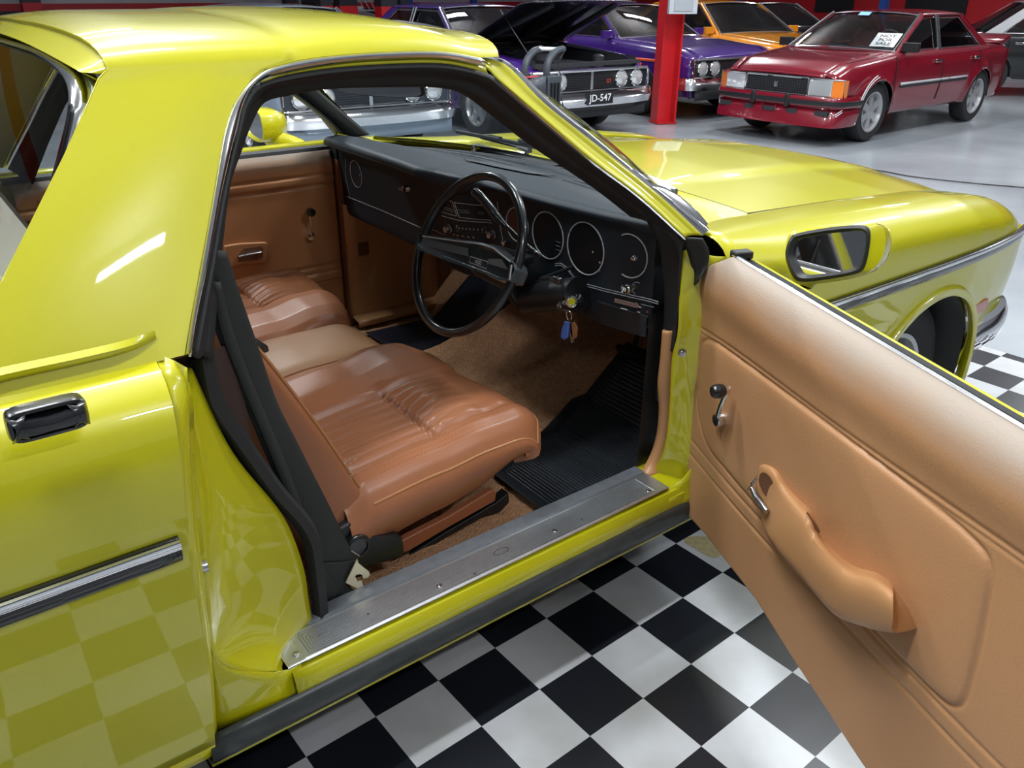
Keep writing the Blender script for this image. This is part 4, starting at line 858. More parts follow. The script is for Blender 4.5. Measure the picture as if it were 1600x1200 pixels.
MB().prism([wp(*p, .012) for p in [(670, 375), (732, 388), (732, 401), (672, 386)]], WN * .004).prism([wp(*p, .012) for p in [(764, 405), (785, 405), (795, 422), (765, 413)]], WN * .004).build('pad_facet', mat('facet_grey', (.13, .15, .175), .25, coat=.8), SW, smooth=False)
bq = [wp(*p, .017) for p in [(735, 401), (762, 409), (760, 420), (733.5, 410)]]
MB().tube(bq, .0010, 6, True).build('badge_frame', SAT, SW)
bc = sum(bq) / 4; bx = bq[1] - bq[0]; bx /= np.linalg.norm(bx); by = bq[0] - bq[3]; by /= np.linalg.norm(by)
text('badge_number', '500', SAT, SW, bc + bx * .005, bx, by, .012, depth=.002, width=.020, bold=.02)
MB().prism([bc - bx * .010 + bx * a + by * b for a, b in [(-.002, -.004), (.001, -.004), (.002, 0), (.001, .004), (-.001, .004), (-.003, .001)]], WN * .001).build('badge_emblem', SAT, SW, smooth=False)
# pedals
part('brake_pedal', MB().box(V(.36, -.40, .47), (.02, .11, .05), np.array(Matrix.Rotation(-.6, 3, 'Y'))).tube([V(.37, -.40, .48), V(.42, -.40, .75)], .008, 8), RUB, bevel=.004)
part('accelerator_pedal', MB().box(V(.33, -.58, .42), (.015, .06, .14), np.array(Matrix.Rotation(.75, 3, 'Y'))), RUB, bevel=.004)
# interior mirror
mp2 = lambda x, y: at(x, y, 'x', -.22)
mo_ = cr([mp2(*p) for p in [(521, 134), (560, 128), (640, 128), (663, 133), (665, 145), (660, 151), (620, 152), (580, 150), (545, 146), (526, 140)]], 40, True)
mc_ = sum(mo_) / 40
RVM = part('rear_view_mirror', MB().rows([mo_, [p + V(-.003, 0, 0) for p in mo_], [mc_ + (p - mc_) * .94 + V(-.004, 0, 0) for p in mo_]], True), BLK, 'black framed interior rear view mirror')
MB().add([mc_ + (p - mc_) * .95 + V(-.0035, 0, 0) for p in mo_], [tuple(range(40))]).build('mirror_face', MIR, RVM, smooth=False)
MB().rows([mo_, [mc_ + (p - mc_) * .9 + V(.018, 0, 0) for p in mo_], [mc_ + (p - mc_) * .5 + V(.026, 0, 0) for p in mo_], [mc_ + (p - mc_) * .01 + V(.026, 0, 0) for p in mo_]], True).tube([mc_ + V(.02, 0, .0), mc_ + V(.03, 0, .1), V(-.26, mc_[1], 1.40)], .007, 8).build('mirror_housing', BLK, RVM)

# -- bench seat
def lerp(a, b, t): return a + (b - a) * t
def seat_front(y):
    a = abs(y); f = ip(a, [0, .10, .13, .20, .35, .55, .66, .70, .735], [-.352, -.350, -.352, -.325, -.292, -.262, -.258, -.264, -.290])
    return f
XR = -.80
def seat_z(x, y):
    a = abs(y); xf = seat_front(y); t = (x - XR) / (xf - XR); d = xf - x
    zy = ip(a, [0, .10, .125, .135, .15, .20, .30, .375, .39, .40, .51, .628, .638, .65, .675, .705, .722, .735], [.596, .594, .588, .580, .594, .612, .614, .600, .582, .588, .586, .586, .580, .592, .596, .588, .572, .548])
    z = zy - .018 + .018 * sm(t / .45)
    if a > .135: z += .020 * sm((x + .56) / .12) * (1 - .5 * sm((a - .6) / .12))
    # centre pleats
    if .39 < a < .638:
        amp = .0085 * (1 if x < -.53 else max(0, 1 - (x + .53) / .17) * 1.5)
        ph = (a - .39) / .248 * 7; z += amp * (abs(math.sin(math.pi * ph)) ** .5 - .5)
        z += .014 * sm((x + .535) / .07) * math.sin(math.pi * min(1, (a - .39) / .248)) * max(0, 1 - max(0, x + .42) / .10)
        z -= .009 * math.exp(-((x + .530) / .0065) ** 2)
    elif .36 < a <= .39 or .638 <= a < .66:
        z -= .004 * math.exp(-((x + .53) / .02) ** 2)
    if a > .135 and x > -.5:      # transverse gathers of the front roll
        z += .003 * math.sin((x + .53) * 70) * math.exp(-((a - .62) / .04) ** 2)
    # rear tuck
    z -= .03 * (1 - sm((x - XR) / .06))
    # front roll
    rr = .075; 
    if d < rr: z -= .050 * (1 - math.sqrt(max(0, 1 - ((rr - d) / rr) ** 2)))
    return z
ny_, nx_ = 300, 150
ysq = np.r_[np.linspace(-.735, .735, ny_)]
rows = []
for y in ysq:
    xf = seat_front(y); r = []
    for t in np.linspace(0, 1, nx_) ** .85:
        x = XR + (xf - XR) * t; r.append(V(x, y, seat_z(x, y)))
    e = r[-1]; k_ = .08 + .92 * sm((.735 - abs(y)) / .16); r += [e + V(.006, 0, -.012 * k_), e + V(.004, 0, -.035 * k_), e + V(-.012, 0, -.065 * k_), e + V(-.04, 0, -.095 * k_)]
    rows.append(r)
def sk(r, s, dy, dz, k): return [V(*q) for q in sk_(r, s, dy, dz, k)]
def sk_(r, s, dy, dz, k): f = [max(0, min(1, (i - nx_ + 16) / 16)) for i in range(len(r))]; g = [max(0, i - nx_ + 1) / 4 for i in range(len(r))]; return [(p[0] - k * .35 * f[i], p[1] + s * (dy * (1 - g[i]) - .02 * g[i]), (p[2] + dz * ip(p[0], [-.80, -.45, -.33, -.27], [1, .85, .5, .12])) if i < nx_ else min(p[2], rows[0][nx_ - 1][2] + dz * .12)) for i, p in enumerate(r)]
side = lambda r, s: [sk(r, s, dy, dz, k) for dy, dz, k in [(.006, -.012, 0), (.010, -.035, .02), (.006, -.065, .05), (-.010, -.10, .10), (-.03, -.135, .16)]]
allr = side(rows[0], -1)[::-1] + rows + side(rows[-1], 1)
SEATM = MB().rows(allr)
BENCH = root
CUSH = part('seat_cushion', SEATM, SEAT, 'brown vinyl bench seat cushion with pleated inserts', angle=70)
# outer piping and panel seams
def sline(pts, r, m, nm, dz=.0): return MB().tube([V(x, y, seat_z(x, y) + dz) for x, y in pts], r, 8).build(nm, m, CUSH)
PIP = mat('seat_piping', (.42, .19, .075), .4)
for s in (-1, 1):
    sline([(x, s * .7345) for x in np.linspace(-.74, -.296, 40)] + [(seat_front(y) - .004, s * y) for y in np.linspace(.733, .66, 12)], .0032, PIP, 'seat_piping', -.002)
    sline([(x, s * .131) for x in np.linspace(-.76, -.36, 30)], .0022, PIP, 'seat_seam', .001)
# paler middle section, a separate cushion panel
mc3 = [[V(x, y, seat_z(x, y) + .003 + .004 * (1 - (y / .128) ** 2)) for x in list(np.linspace(-.79, seat_front(y) - .002, 40))] + [V(seat_front(y) + .007, y, seat_z(seat_front(y), y) - .014), V(seat_front(y) + .004, y, seat_z(seat_front(y), y) - .05)] for y in np.linspace(-.128, .128, 16)]
MB().rows(mc3).build('middle_cushion', SEATL, CUSH, 'paler tan middle cushion')
# perforation dots on the bolsters
pd = MB()
for a0_, a1_ in [(.672, .70), (.17, .24)]:
    for s in (-1, 1):
        for x in np.linspace(-.70, -.36, 38):
            for a in np.linspace(a0_, a1_, 3):
                yv = s * a + random.uniform(-.0006, .0006); zz = seat_z(x, yv) + .0004; pd.add([V(x + .0011 * math.cos(t), yv + .0011 * math.sin(t), zz + .0002) for t in np.linspace(0, 6.28, 6)[:-1]], [(0, 1, 2, 3, 4)])
o = pd.build('perforations', mat('perforation_dark', (.06, .02, .01), .8), CUSH, smooth=False); o['kind'] = 'stuff'
# backrest
sec = [(-.715, .47), (-.745, .54), (-.775, .61), (-.835, .745), (-.905, .885), (-.945, .955), (-.978, .982), (-1.02, .985), (-1.055, .95), (-1.03, .85), (-.985, .70), (-.93, .52), (-.88, .42), (-.79, .395), (-.735, .42)]
SC_ = cr([V(a, 0, b) for a, b in sec], 60, True); cc = sum(SC_) / 60
rows = []
for y, k in [(-.715, .60), (-.717, .80), (-.713, .93), (-.700, .985), (-.68, 1.0), (-.4, 1.0), (-.15, .985), (0, .98), (.15, .985), (.4, 1.0), (.68, 1), (.70, .985), (.713, .93), (.717, .8), (.715, .6)]:
    rows.append([cc + (p - cc) * k + V(0, y, 0) for p in SC_])
bm_ = MB().rows(rows, True, True)
BACK = part('seat_backrest', bm_, SEAT, 'brown vinyl seat backrest', angle=60)
ed = cr([V(a, -.704, b) for a, b in sec[:8]], 50)
MB().tube(ed, .0035, 8).build('backrest_piping', PIP, BACK)
fr_ = MB()
for k in range(26):      # split seam with white stuffing
    p = at(545 + random.uniform(-6, 8), 730 + random.uniform(-12, 18), 'y', -.705) ; fr_.tube([p, p + V(random.uniform(-.008, .008), -.004, random.uniform(-.004, .010))], .0006, 4)
o = fr_.build('frayed_stuffing', mat('white_stuffing', (.6, .55, .48), .9), BACK, 'pale stuffing poking out of the split seam'); o['kind'] = 'stuff'
# seat frame rail, recliner cover, slider
SR = part('seat_side_rail', MB().prism([at(*p, 'y', -.70) for p in [(626, 846), (700, 808), (771, 765), (776, 770), (774, 783), (700, 825), (640, 861), (627, 866)]], V(0, .02, 0)), mat('brown_painted_rail', (.33, .11, .05), .4), 'brown painted seat side rail', bevel=.003)
part('seat_pan', MB().box((-.56, 0, .435), (.36, 1.22, .06)), RUB, bevel=.01)
part('seat_slider', MB().prism([at(*p, 'y', -.66) for p in [(640, 868), (700, 830), (776, 786), (795, 770), (796, 785), (782, 800), (757, 806), (690, 845), (646, 880)]], V(0, .03, 0)), BLK, bevel=.002)
RC = part('recliner_cover', MB().prism([at(*p, 'y', -.735) for p in [(522, 842), (530, 828), (548, 816), (556, 826), (566, 824), (582, 836), (600, 838), (622, 836), (630, 842), (633, 864), (628, 872), (600, 880), (568, 888), (550, 892), (535, 870)]], V(0, .04, 0)), BLK, 'black plastic seat recliner cover', bevel=.006)
MB().lathe(at(556, 852, 'y', -.738), (0, -1, 0), [(.030, 0), (.030, .010), (.026, .014), (.022, .0145), (.021, .010), (0, .010)], 30).build('recliner_knob', BLKS, RC)
# seat belt and tongue, and the inner buckle
def ribbon(Lp, Rp, y, nm, m, par, th=.0016, n=50, curl=.004):
    L = cr([at(*p, 'y', y) for p in Lp], n); R = cr([at(*p, 'y', y) for p in Rp], n); rows = []
    for a, b in zip(L, R): rows.append([a + (b - a) * t + V(0, -curl * math.sin(math.pi * t), 0) for t in np.linspace(0, 1, 9)])
    return MB().rows(rows).build(nm, m, par, 'black seat belt webbing hanging inside the door pillar', solid=th)
SB = ribbon([(326, 388), (330, 494), (366, 590), (410, 700), (455, 800), (484, 880), (500, 958)], [(354, 392), (372, 450), (402, 537), (432, 625), (462, 686), (511, 783), (558, 878)], -.770, 'seat_belt', BELT, CAR)
ribbon([(329, 440), (345, 520), (384, 620), (424, 716), (462, 812), (484, 890), (497, 945)], [(345, 440), (366, 520), (406, 625), (444, 716), (480, 812), (510, 890), (536, 930)], -.778, 'belt_fold', BELT, SB)
ribbon([(484, 880), (492, 920), (503, 962)], [(556, 876), (546, 912), (564, 928)], -.775, 'belt_lower_fold', BELT, SB)
MB().prism([at(500 + x * .13333, 800 + y * .13333, 'y', -.785) for x, y in [(440, 555), (450, 600), (575, 700), (585, 740), (562, 770), (503, 778), (500, 740), (470, 728), (425, 735), (412, 752), (440, 817), (490, 805), (510, 870), (492, 898), (455, 902), (305, 832)]], V(0, .003, 0)).build('belt_tongue', STEEL, SB, 'yellowed steel belt tongue', smooth=False)
MB().tube([at(500 + x * .13333, 800 + y * .13333, 'y', -.79) for x, y in [(365, 452), (460, 512)]], .0012, 6).build('belt_slot_bar', CHR, SB)
MB().box(at(558, 932, 'y', -.78), (.03, .02, .012)).build('belt_anchor', BLK, SB, bevel=.003)
part('inner_buckle', MB().prism([at(*p, 'y', -.30) for p in [(399, 533), (405, 532), (419, 541), (421, 549), (414, 552), (402, 541)]], V(0, .02, 0)), BLKS, 'black belt buckle between the seats', bevel=.002)
# -- far door (closed, window down)
FD = part('passenger_door', MB().rows([[V(x, y, z) for x in np.linspace(-1.14, .09, 12)] for y, z in [(.83, .985), (.845, 1.004), (.875, 1.008), (.90, 1.003), (.935, .985), (.960, .93), (.972, .80), (.965, .6), (.945, .4), (.93, .30)]]), YEL, 'closed yellow passenger door', solid=.002)
pf = []
LD = fade_sheen_mat('far_door_vinyl', (.42, .185, .075), (.30, .24, .19), .93, .98)  # top edge greyed likewise, part fading, part painted sheen
yrow = []
for z in np.linspace(.34, .985, 160):
    w = 0.
    for zc, wd_ in [(.905, .005), (.872, .005), (.865, .003), (.565, .005), (.535, .005), (.50, .004)]: w += .004 * math.exp(-((z - zc) / wd_) ** 2)
    if .505 < z < .535 or .875 < z < .902: w -= .004
    w += .03 * max(0, (z - .95) / .035) ** 2
    yrow.append([V(x, .762 + w + .012 * max(0, (x + .09) / .02) ** 2 * 0, z) for x in list(np.linspace(-1.10, -.075, 20)) + [-.07]])
    yrow[-1].append(V(-.062, .785, z))
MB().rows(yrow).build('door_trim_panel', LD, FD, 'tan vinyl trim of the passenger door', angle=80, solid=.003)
MB().rows([[V(x, y, z) for x in (-1.12, .02)] for y, z in [(.792, .985), (.80, .996), (.83, 1.0), (.835, .99)]]).build('window_slot_seal', RUB, FD)
c = at(484, 368, 'y', .755); k2 = at(480, 329, 'y', .745)
MB().lathe(c + V(0, .006, 0), (0, -1, 0), [(.018, 0), (.019, .012), (.014, .022), (0, .024)], 24).tube([c - V(0, .016, 0), (c + k2) / 2 - V(0, .02, 0), k2 - V(0, .02, 0)], .0065, 10, flat=.6).build('window_crank', CHR, FD, 'chrome window winder')
MB().lathe(k2 - V(0, .018, 0), (0, -1, 0), [(.012, 0), (.016, .006), (.015, .022), (0, .026)], 24).build('winder_knob', BLKS, FD)
ph = [at(*p, 'y', .76) for p in [(348, 383), (372, 379), (414, 377), (417, 381), (416, 404), (412, 410), (370, 414), (350, 418)]]
MB().prism(ph, V(0, -.014, 0)).build('handle_surround', LD, FD, bevel=.005)
ph = [at(*p, 'y', .744) for p in [(372, 398), (382, 388), (408, 385), (411, 388), (410, 402), (404, 405), (372, 409)]]
MB().prism(ph, V(0, -.002, 0)).build('handle_recess', mat('recess_brown', (.13, .05, .02), .6), FD, smooth=False)
MB().tube([at(373, 401, 'y', .735), at(390, 397, 'y', .733), at(408, 394, 'y', .738)], .006, 10, flat=.7).build('release_lever', CHRD, FD)
MB().rows([[V(x, .84 + .02 * t, z) for t in (0, .2)] for x, z in [(-.62, 1.30), (.02, 1.02)]]).build('quarter_bar', RUB, FD) if 0 else None
# far mirror, yellow bullet
fo = [at(*p, 'y', 1.02) for p in [(398, 181), (418, 183), (428, 192), (429, 210), (424, 227), (410, 228), (386, 221), (376, 214)]]
mo3 = cr([V(-.235, y_, z_) for y_, z_ in [(1.19, 1.10), (1.08, 1.115), (1.0, 1.105), (.975, 1.07), (.975, 1.03), (1.0, 1.0), (1.08, .995), (1.17, 1.01), (1.20, 1.05)]], 60, True)
c3 = sum(mo3) / 60
FM = MB().rows([[c3 + (p - c3) * .93 + V(.012, 0, 0) for p in mo3], [c3 + (p - c3) * .93 + V(0, 0, 0) for p in mo3], mo3, [p + V(.03, 0, 0) for p in mo3], [c3 + (p - c3) * .93 + V(.07, 0, 0) for p in mo3], [c3 + (p - c3) * .65 + V(.11, 0, 0) for p in mo3], [c3 + (p - c3) * .25 + V(.125, 0, 0) for p in mo3], [c3 + (p - c3) * .01 + V(.127, 0, 0) for p in mo3]], True).build('door_mirror', YEL, FD, 'yellow bullet door mirror')
MB().add([c3 + (p - c3) * .93 + V(.011, 0, 0) for p in mo3], [tuple(range(60))]).build('mirror_glass', MIR, FD, smooth=False)
MB().tube([c3 + V(.05, -.04, -.05), V(-.13, .96, .99), V(-.11, .93, .975)], [.035, .028, .03], 14).build('mirror_stem', YEL, FD)
# -- rear window
def rwp(u, v): return V(-1.088 - .20 * v - .015 * (1 - u * u), u * (.632 + .11 * v), 1.398 + .03 * (1 - u * u) - .37 * v)
def rws(k, off):
    A = np.linspace(0, 2 * math.pi, 90, endpoint=False); P = []
    for a in A:
        u = np.sign(math.cos(a)) * abs(math.cos(a)) ** .22; v = .5 - .5 * np.sign(math.sin(a)) * abs(math.sin(a)) ** .26
        P.append(rwp(u * k, .5 + (v - .5) * k) + V(-off, 0, 0))
    return P
surf('rear_window', [[rwp(u, v) for u in np.linspace(-.99, .99, 21)] for v in np.linspace(.01, .99, 9)], GLS, CAR, label='rear window glass')
rf = [rws(1.0, .0), rws(.99, .014), rws(.955, .018), rws(.93, .010)]
MB().rows(rf, True).build('rear_window_moulding', CHR, CAR, 'chrome rear window moulding', solid=.001)
MB().rows([rws(.93, .010), rws(.905, .006), rws(.90, -.002)], True).build('rear_window_seal', RUB, CAR, solid=.001)
MB().rows([rws(1.0, 0), rws(1.025, -.012)], True).build('rear_window_surround', YEL, CAR, solid=.001)
part('rear_parcel_panel', MB().rows([[V(x, y, z) for y in (-.72, .72)] for x, z in ((-1.30, 1.02), (-1.17, 1.04), (-1.16, .40))]), mat('beige_trim', (.42, .36, .28), .7))
part('rear_deck', MB().rows([[V(x, y, z) for y in (-.86, 0, .86)] for x, z in ((-1.42, 1.01), (-1.28, 1.025))]), YEL)
# -- wipers
cpq = [sp(*q, .03) for q in [(1020, 290), (1042, 296), (1066, 310), (1090, 330), (1107, 350), (1098, 366), (1072, 340), (1040, 312)]]
part('screen_corner_cap', MB().prism(cpq, V(.004, .012, .004)), CHR, 'chrome cap at the foot of the windscreen pillar', bevel=.002)
for a_, b_, c_, lab in [((1052, 298), (985, 266), (880, 238), 'near'), ((800, 243), (730, 222), (640, 205), 'far')]:
    p0 = at(*a_, 'z', 1.005) if lab == 'near' else V(.46, .27, 1.005)
    p1 = at(*b_, 'z', 1.035) if lab == 'near' else V(.36, .42, 1.04)
    p2 = V(.10, -.12, 1.17) if lab == 'near' else V(.22, .72, 1.07)
    w_ = MB().lathe(p0 - V(0, 0, .03), (0, 0, 1), [(.013, 0), (.013, .03), (.010, .038), (0, .04)], 16).tube([p0, p0 + (p1 - p0) * .3 + V(0, 0, .004), p1], [.015, .014, .012], 8, flat=.7)
    W_ = w_.build('wiper_arm', CHRD if lab == 'near' else BLK, CAR, 'worn metal wiper arm' if lab == 'near' else 'black wiper arm')
    q0 = wsp(-.30, .88) if lab == 'near' else wsp(.62, .90); q1 = wsp(.28, .90) if lab == 'near' else wsp(.12, .93)
    k0 = q0 + V(.012, 0, .012); k1 = q1 + V(.012, 0, .012)
    MB().tube([p1, (p1 + (k0 + k1) / 2) / 2 + V(0, 0, .01), (k0 + k1) / 2 + V(.004, 0, .008)], [.006, .004, .004], 8).build('wiper_link', BLK, W_)
    MB().tube([k0, (k0 + k1) / 2 + V(.006, 0, .0), k1], .0045, 8, flat=1.6).build('wiper_blade', RUB, W_)

# ================================================================ loose things in the cabin
def drape(x0, x1, y0f, y1f, n=60, m=40, rib=0, lip=0, h=.006):
    rows = []
    for x in np.linspace(x0, x1, n):
        a, b = y0f(x), y1f(x); r = []
        for t in np.linspace(0, 1, m):
            y = a + (b - a) * t; d = min(t, 1 - t) * abs(b - a); dx = min(x - x0, x1 - x)
            z = floor_z(x, y) + h
            if lip and (d < .035 or dx < .03): z += lip
            elif rib: z += rib * math.sin(x * 2 * math.pi / .0115)
            r.append(V(x, y, z))
        rows.append(r)
    return rows
MAT_ = mat('black_mat_rubber', (.014, .017, .022), .38, bump=(200, .2, .001))
o = MB().rows(drape(-.27, .44, lambda x: -.752, lambda x: ip(x, [-.27, 0, .2, .44], [-.50, -.40, -.30, -.30]), 420, 44, .0022, .010)).build('floor_mat', MAT_, None, solid=.003, angle=80)
tag(o, 'black ribbed rubber mat in the driver footwell under the steering wheel', 'floor mat')
o = MB().rows(drape(-.06, .46, lambda x: .24, lambda x: .62, 60, 30, 0, .003)).build('floor_mat', mat('blue_black_mat', (.018, .024, .04), .42), None, solid=.003, angle=80)
tag(o, 'smooth blue black mat in the far passenger footwell', 'floor mat')
# keys
KR = root('key_ring', tuple(ig + V(-.012, 0, -.02)), 'small steel key ring with a blue tag hanging from the ignition lock', 'keys')
kc = at(889, 493, 'x', -.106)
A = np.linspace(0, 2 * math.pi, 24, endpoint=False)
MB().tube([kc + V(.002 * math.cos(a), .012 * math.cos(a), .0125 * math.sin(a)) for a in A], .0011, 8, True).build('ring', CHR, KR)
MB().box(ig + V(-.010, 0, 0), (.026, .003, .014)).tube([ig + V(-.022, 0, -.004) + V(0, .007 * math.cos(a), .008 * math.sin(a)) for a in A], .001, 6, True).tube([ig + V(-.024, -.002, -.012), kc + V(0, 0, .012)], .001, 6).build('ignition_key', CHRD, KR)
tg = [at(*p, 'x', -.104) for p in [(882, 502), (888, 504), (887, 527), (882, 531), (876, 528), (877, 516)]]
MB().prism(tg, V(.004, 0, 0)).build('blue_tag', mat('blue_tag_plastic', (.06, .13, .42), .35), KR, 'blue plastic key tag', bevel=.001)
for L_, m_ in [([(891, 505), (897, 503), (902, 512), (901, 527), (896, 530), (891, 520)], mat('copper_key', (.50, .28, .14), .35, .8)), ([(888, 503), (892, 503), (896, 534), (892, 536)], CHRD)]:
    MB().prism([at(*p, 'x', -.100) for p in L_], V(.002, 0, 0)).build('key', m_, KR, smooth=False)

# ================================================================ BACKGROUND CARS
def paint(n, c, r=.25): return mat(n, c, r, coat=1, coatr=.03)
GLC = glassmat('car_glass', (.30, .36, .38), .10)
DKI = mat('dark_cabin', (.02, .022, .026), .7)
LENS = mat('headlamp_glass', (.85, .88, .9), .08, .6, coat=1)
AMB = mat('amber_lens', (.85, .22, .02), .2, coat=1)
DEF = dict(W=.94, H=1.36, wbs=2.82, nose=.90, tail=1.15, r=.325, cow=-.52, wt=-1.18, rr=-2.35, rg=-2.95, belt=.93, hoodc=.965, hoods=.90, nz=.74, seatc=(.03, .03, .035), arch=.36, trunk=.93, gw=.86, rw=.66, two=False, open=False, bot=.24, rim=.62, spokes=5, rimm=None, flare=0)
def car_body(R, pm, p):
    W, H = p['W'], p['H']; xn, xt = p['nose'], -p['wbs'] - p['tail']
    xs = sorted(set([round(v, 3) for v in list(np.linspace(xt, xn, 70)) + list(np.linspace(-p['arch'], p['arch'], 19)) + list(np.linspace(-p['wbs'] - p['arch'], -p['wbs'] + p['arch'], 19)) + [p['cow'], p['rg']]]))
    def wx(x): return W * ip(x, [xt, xt + .15, xt + .9, -1.6, 0, xn - .35, xn - .08, xn], [.86, .92, .98, 1, .99, .965, .93, .89])
    def zsx(x): return ip(x, [xt, xt + .1, p['rg'], p['cow'], 0, xn - .25, xn - .06, xn], [p['trunk'] - .10, p['trunk'] - .02, p['belt'] + .01, p['belt'], p['hoods'], p['hoods'] - .05, p['nz'] + .03, p['nz']])
    def zcx(x): return ip(x, [xt, xt + .1, p['rg'], p['cow'], 0, xn - .25, xn - .04, xn], [p['trunk'] - .08, p['trunk'], p['belt'] + .03, p['hoodc'], p['hoodc'] - .02, p['hoods'] - .03, p['nz'] + .06, p['nz'] + .02])
    def zb_(x):
        z = p['bot'] if xt + .3 < x < xn - .3 else p['bot'] + .05
        for cx in (0, -p['wbs']):
            if abs(x - cx) < p['arch']: z = max(z, .30 + math.sqrt(p['arch'] ** 2 - (x - cx) ** 2))
        return z
    L, I, top = [], [], []
    for x in xs:
        w, zs_, zc = wx(x), zsx(x), zcx(x); zb = zb_(x)
        pr = [(w * .80, zs_ + .006), (w * .90, zs_ - .004), (w * .955, zs_ - .035), (w * .985, zs_ - .10), (w, .64), (w * .995, .52), (w * .97, .38), (w * .94, .27)]
        pr = crs([V(a, b, 0) for a, b in pr], 3); A = np.array(pr); q = []
        for a in pr:
            y, z = a[0], a[1]
            if z < zb: z = zb; y = float(np.interp(-z, -A[:, 1], A[:, 0]))
            d = min(math.hypot(x, z - .3), math.hypot(x + p['wbs'], z - .3)) - p['arch']
            if p['flare'] and -.01 < d < .09: y += p['flare'] * (1 - max(0, d) / .09)
            q.append(V(x, y, z))
        L.append(q); top.append((x, w * .80, zs_ + .006, zc))
    for s in (1, -1): MB().rows([[a * V(1, s, 1) for a in q] for q in L]).build('body_side', pm, R, smooth=True, angle=50, solid=.004)
    def deck(x0, x1, nm, lift=None):
        rows = []
        for x, w, z, zc in top:
            if x0 - 1e-6 <= x <= x1 + 1e-6:
                rows.append([V(x, w * t, z + (zc - z) * (1 - abs(t) ** 2.4)) for t in np.linspace(-1, 1, 19)])
        if lift:
            c, ang = lift; rows = [[V(c[0] + (q[0] - c[0]) * math.cos(ang) - (q[2] - c[1]) * math.sin(ang), q[1], c[1] + (q[0] - c[0]) * math.sin(ang) + (q[2] - c[1]) * math.cos(ang)) for q in r] for r in rows]
        return MB().rows(rows).build(nm, pm if nm != 'bonnet' or not p.get('bonm') else p['bonm'], R, solid=.012, angle=60), rows
    if p['open']: bn, br = deck(p['cow'], xn, 'bonnet', ((p['cow'], p['hoodc']), p['open']))
    else: bn, br = deck(p['cow'], xn, 'bonnet')
    deck(xt, p['rg'], 'boot_lid')
    f = top[-1]; face_ = [V(xn, f[1] * t, f[2] + (f[3] - f[2]) * (1 - abs(t) ** 2.4)) for t in np.linspace(-1, 1, 19)]
    MB().rows([face_, [q + V(.01, 0, -.02) for q in face_]]).build('nose_lip', pm, R, solid=.004)
    MB().rows([[V(xn - .03, y, z) for y in np.linspace(-W * .90, W * .90, 5)] for z in (p['nz'], .28)]).build('front_panel', p.get('frontm', DKI), R)
    MB().rows([[V(xt, y, z) for y in (-W * .87, W * .87)] for z in (p['trunk'] - .08, .30)]).build('rear_panel', pm, R)
    MB().box(((xn + xt) / 2, 0, .30), (xn - xt - .2, W * 1.3, .04)).build('under_tray', DKI, R)
    # cabin
    MB().rows([[V(x, y, z) for x in np.linspace(p['rg'], p['cow'], 4)] for y, z in [(-W * .82, p['belt']), (-W * .78, .55), (W * .78, .55), (W * .82, p['belt'])]]).build('cabin_tub', DKI, R)
    sm_ = mat('cabin_seat', p['seatc'], .6)
    for sy_ in (-1, 1): MB().tube([V(p['cow'] - 1.05, sy_ * .38, .55), V(p['cow'] - 1.18, sy_ * .38, .85), V(p['cow'] - 1.25, sy_ * .38, 1.10)], [.22, .23, .14], 14, flat=.35, up=(1, 0, 0)).build('front_seat', sm_, R)
    MB().box((p['rg'] + .45, 0, .80), (.25, 1.2, .45)).build('rear_seat', sm_, R, bevel=.06)
    MB().box((p['cow'] - .18, 0, p['belt'] - .02), (.35, W * 1.5, .08)).build('dash_top', DKI, R, bevel=.03)
    c = V(p['cow'] - .48, .36, .95); MB().tube([c + V(.07 * math.sin(a), .17 * math.cos(a), .17 * math.sin(a)) for a in np.linspace(0, 6.28, 28)[:-1]], .011, 8, True).build('steering_wheel', DKI, R)
    # roof and glasshouse
    bw, rw, zb2 = W * p['gw'], W * p['rw'], p['belt']; zr = H - .05
    def A_(s, k): return V(p['cow'] + (p['wt'] - p['cow']) * k + (0 if k else 0), s * (bw + (rw - bw) * k), zb2 + (zr - zb2) * k)
    def C_(s, k): return V(p['rg'] + (p['rr'] - p['rg']) * k, s * (bw * .97 + (rw - bw * .97) * k), zb2 + .01 + (zr - zb2 - .01) * k)
    rows = []
    for t in np.linspace(0, 1, 16):
        x = p['wt'] + (p['rr'] - p['wt']) * t; e = 1 - (2 * t - 1) ** 4 * .35
        rows.append([V(x + (.06 * (1 - u * u) if t < .5 else -.05 * (1 - u * u)) * abs(2 * t - 1) ** 2, rw * u * 1.02, zr + .05 * (1 - abs(u) ** 2.5) * e) for u in np.linspace(-1, 1, 17)])
    MB().rows([[q + V(.0, 0, -.03) for q in rows[0]]] + rows + [[q + V(0, 0, -.03) for q in rows[-1]]]).build('roof', p.get('roofm', pm), R, solid=.01, angle=60)
    ft, fb = [q + V(.0, 0, -.02) for q in rows[0]], [V(p['cow'] + .10 * (1 - u * u), bw * u, zb2 + .02 * (1 - u * u)) for u in np.linspace(-1, 1, 17)]
    MB().rows([ft, [(a + b) / 2 + V(.02, 0, .015) for a, b in zip(ft, fb)], fb]).build('windscreen', p.get('wsm', GLC), R)
    MB().tube([q + V(.012, 0, .006) for q in ft], .012, 6).build('windscreen_trim', CHR, R); MB().tube([q + V(.02, 0, .006) for q in fb], .010, 6).build('windscreen_trim', CHR, R)
    bt, bb = [q + V(0, 0, -.02) for q in rows[-1]], [V(p['rg'] - .06 * (1 - u * u), bw * .97 * u, zb2 + .02) for u in np.linspace(-1, 1, 17)]
    MB().rows([bt, bb]).build('rear_window', GLC, R)
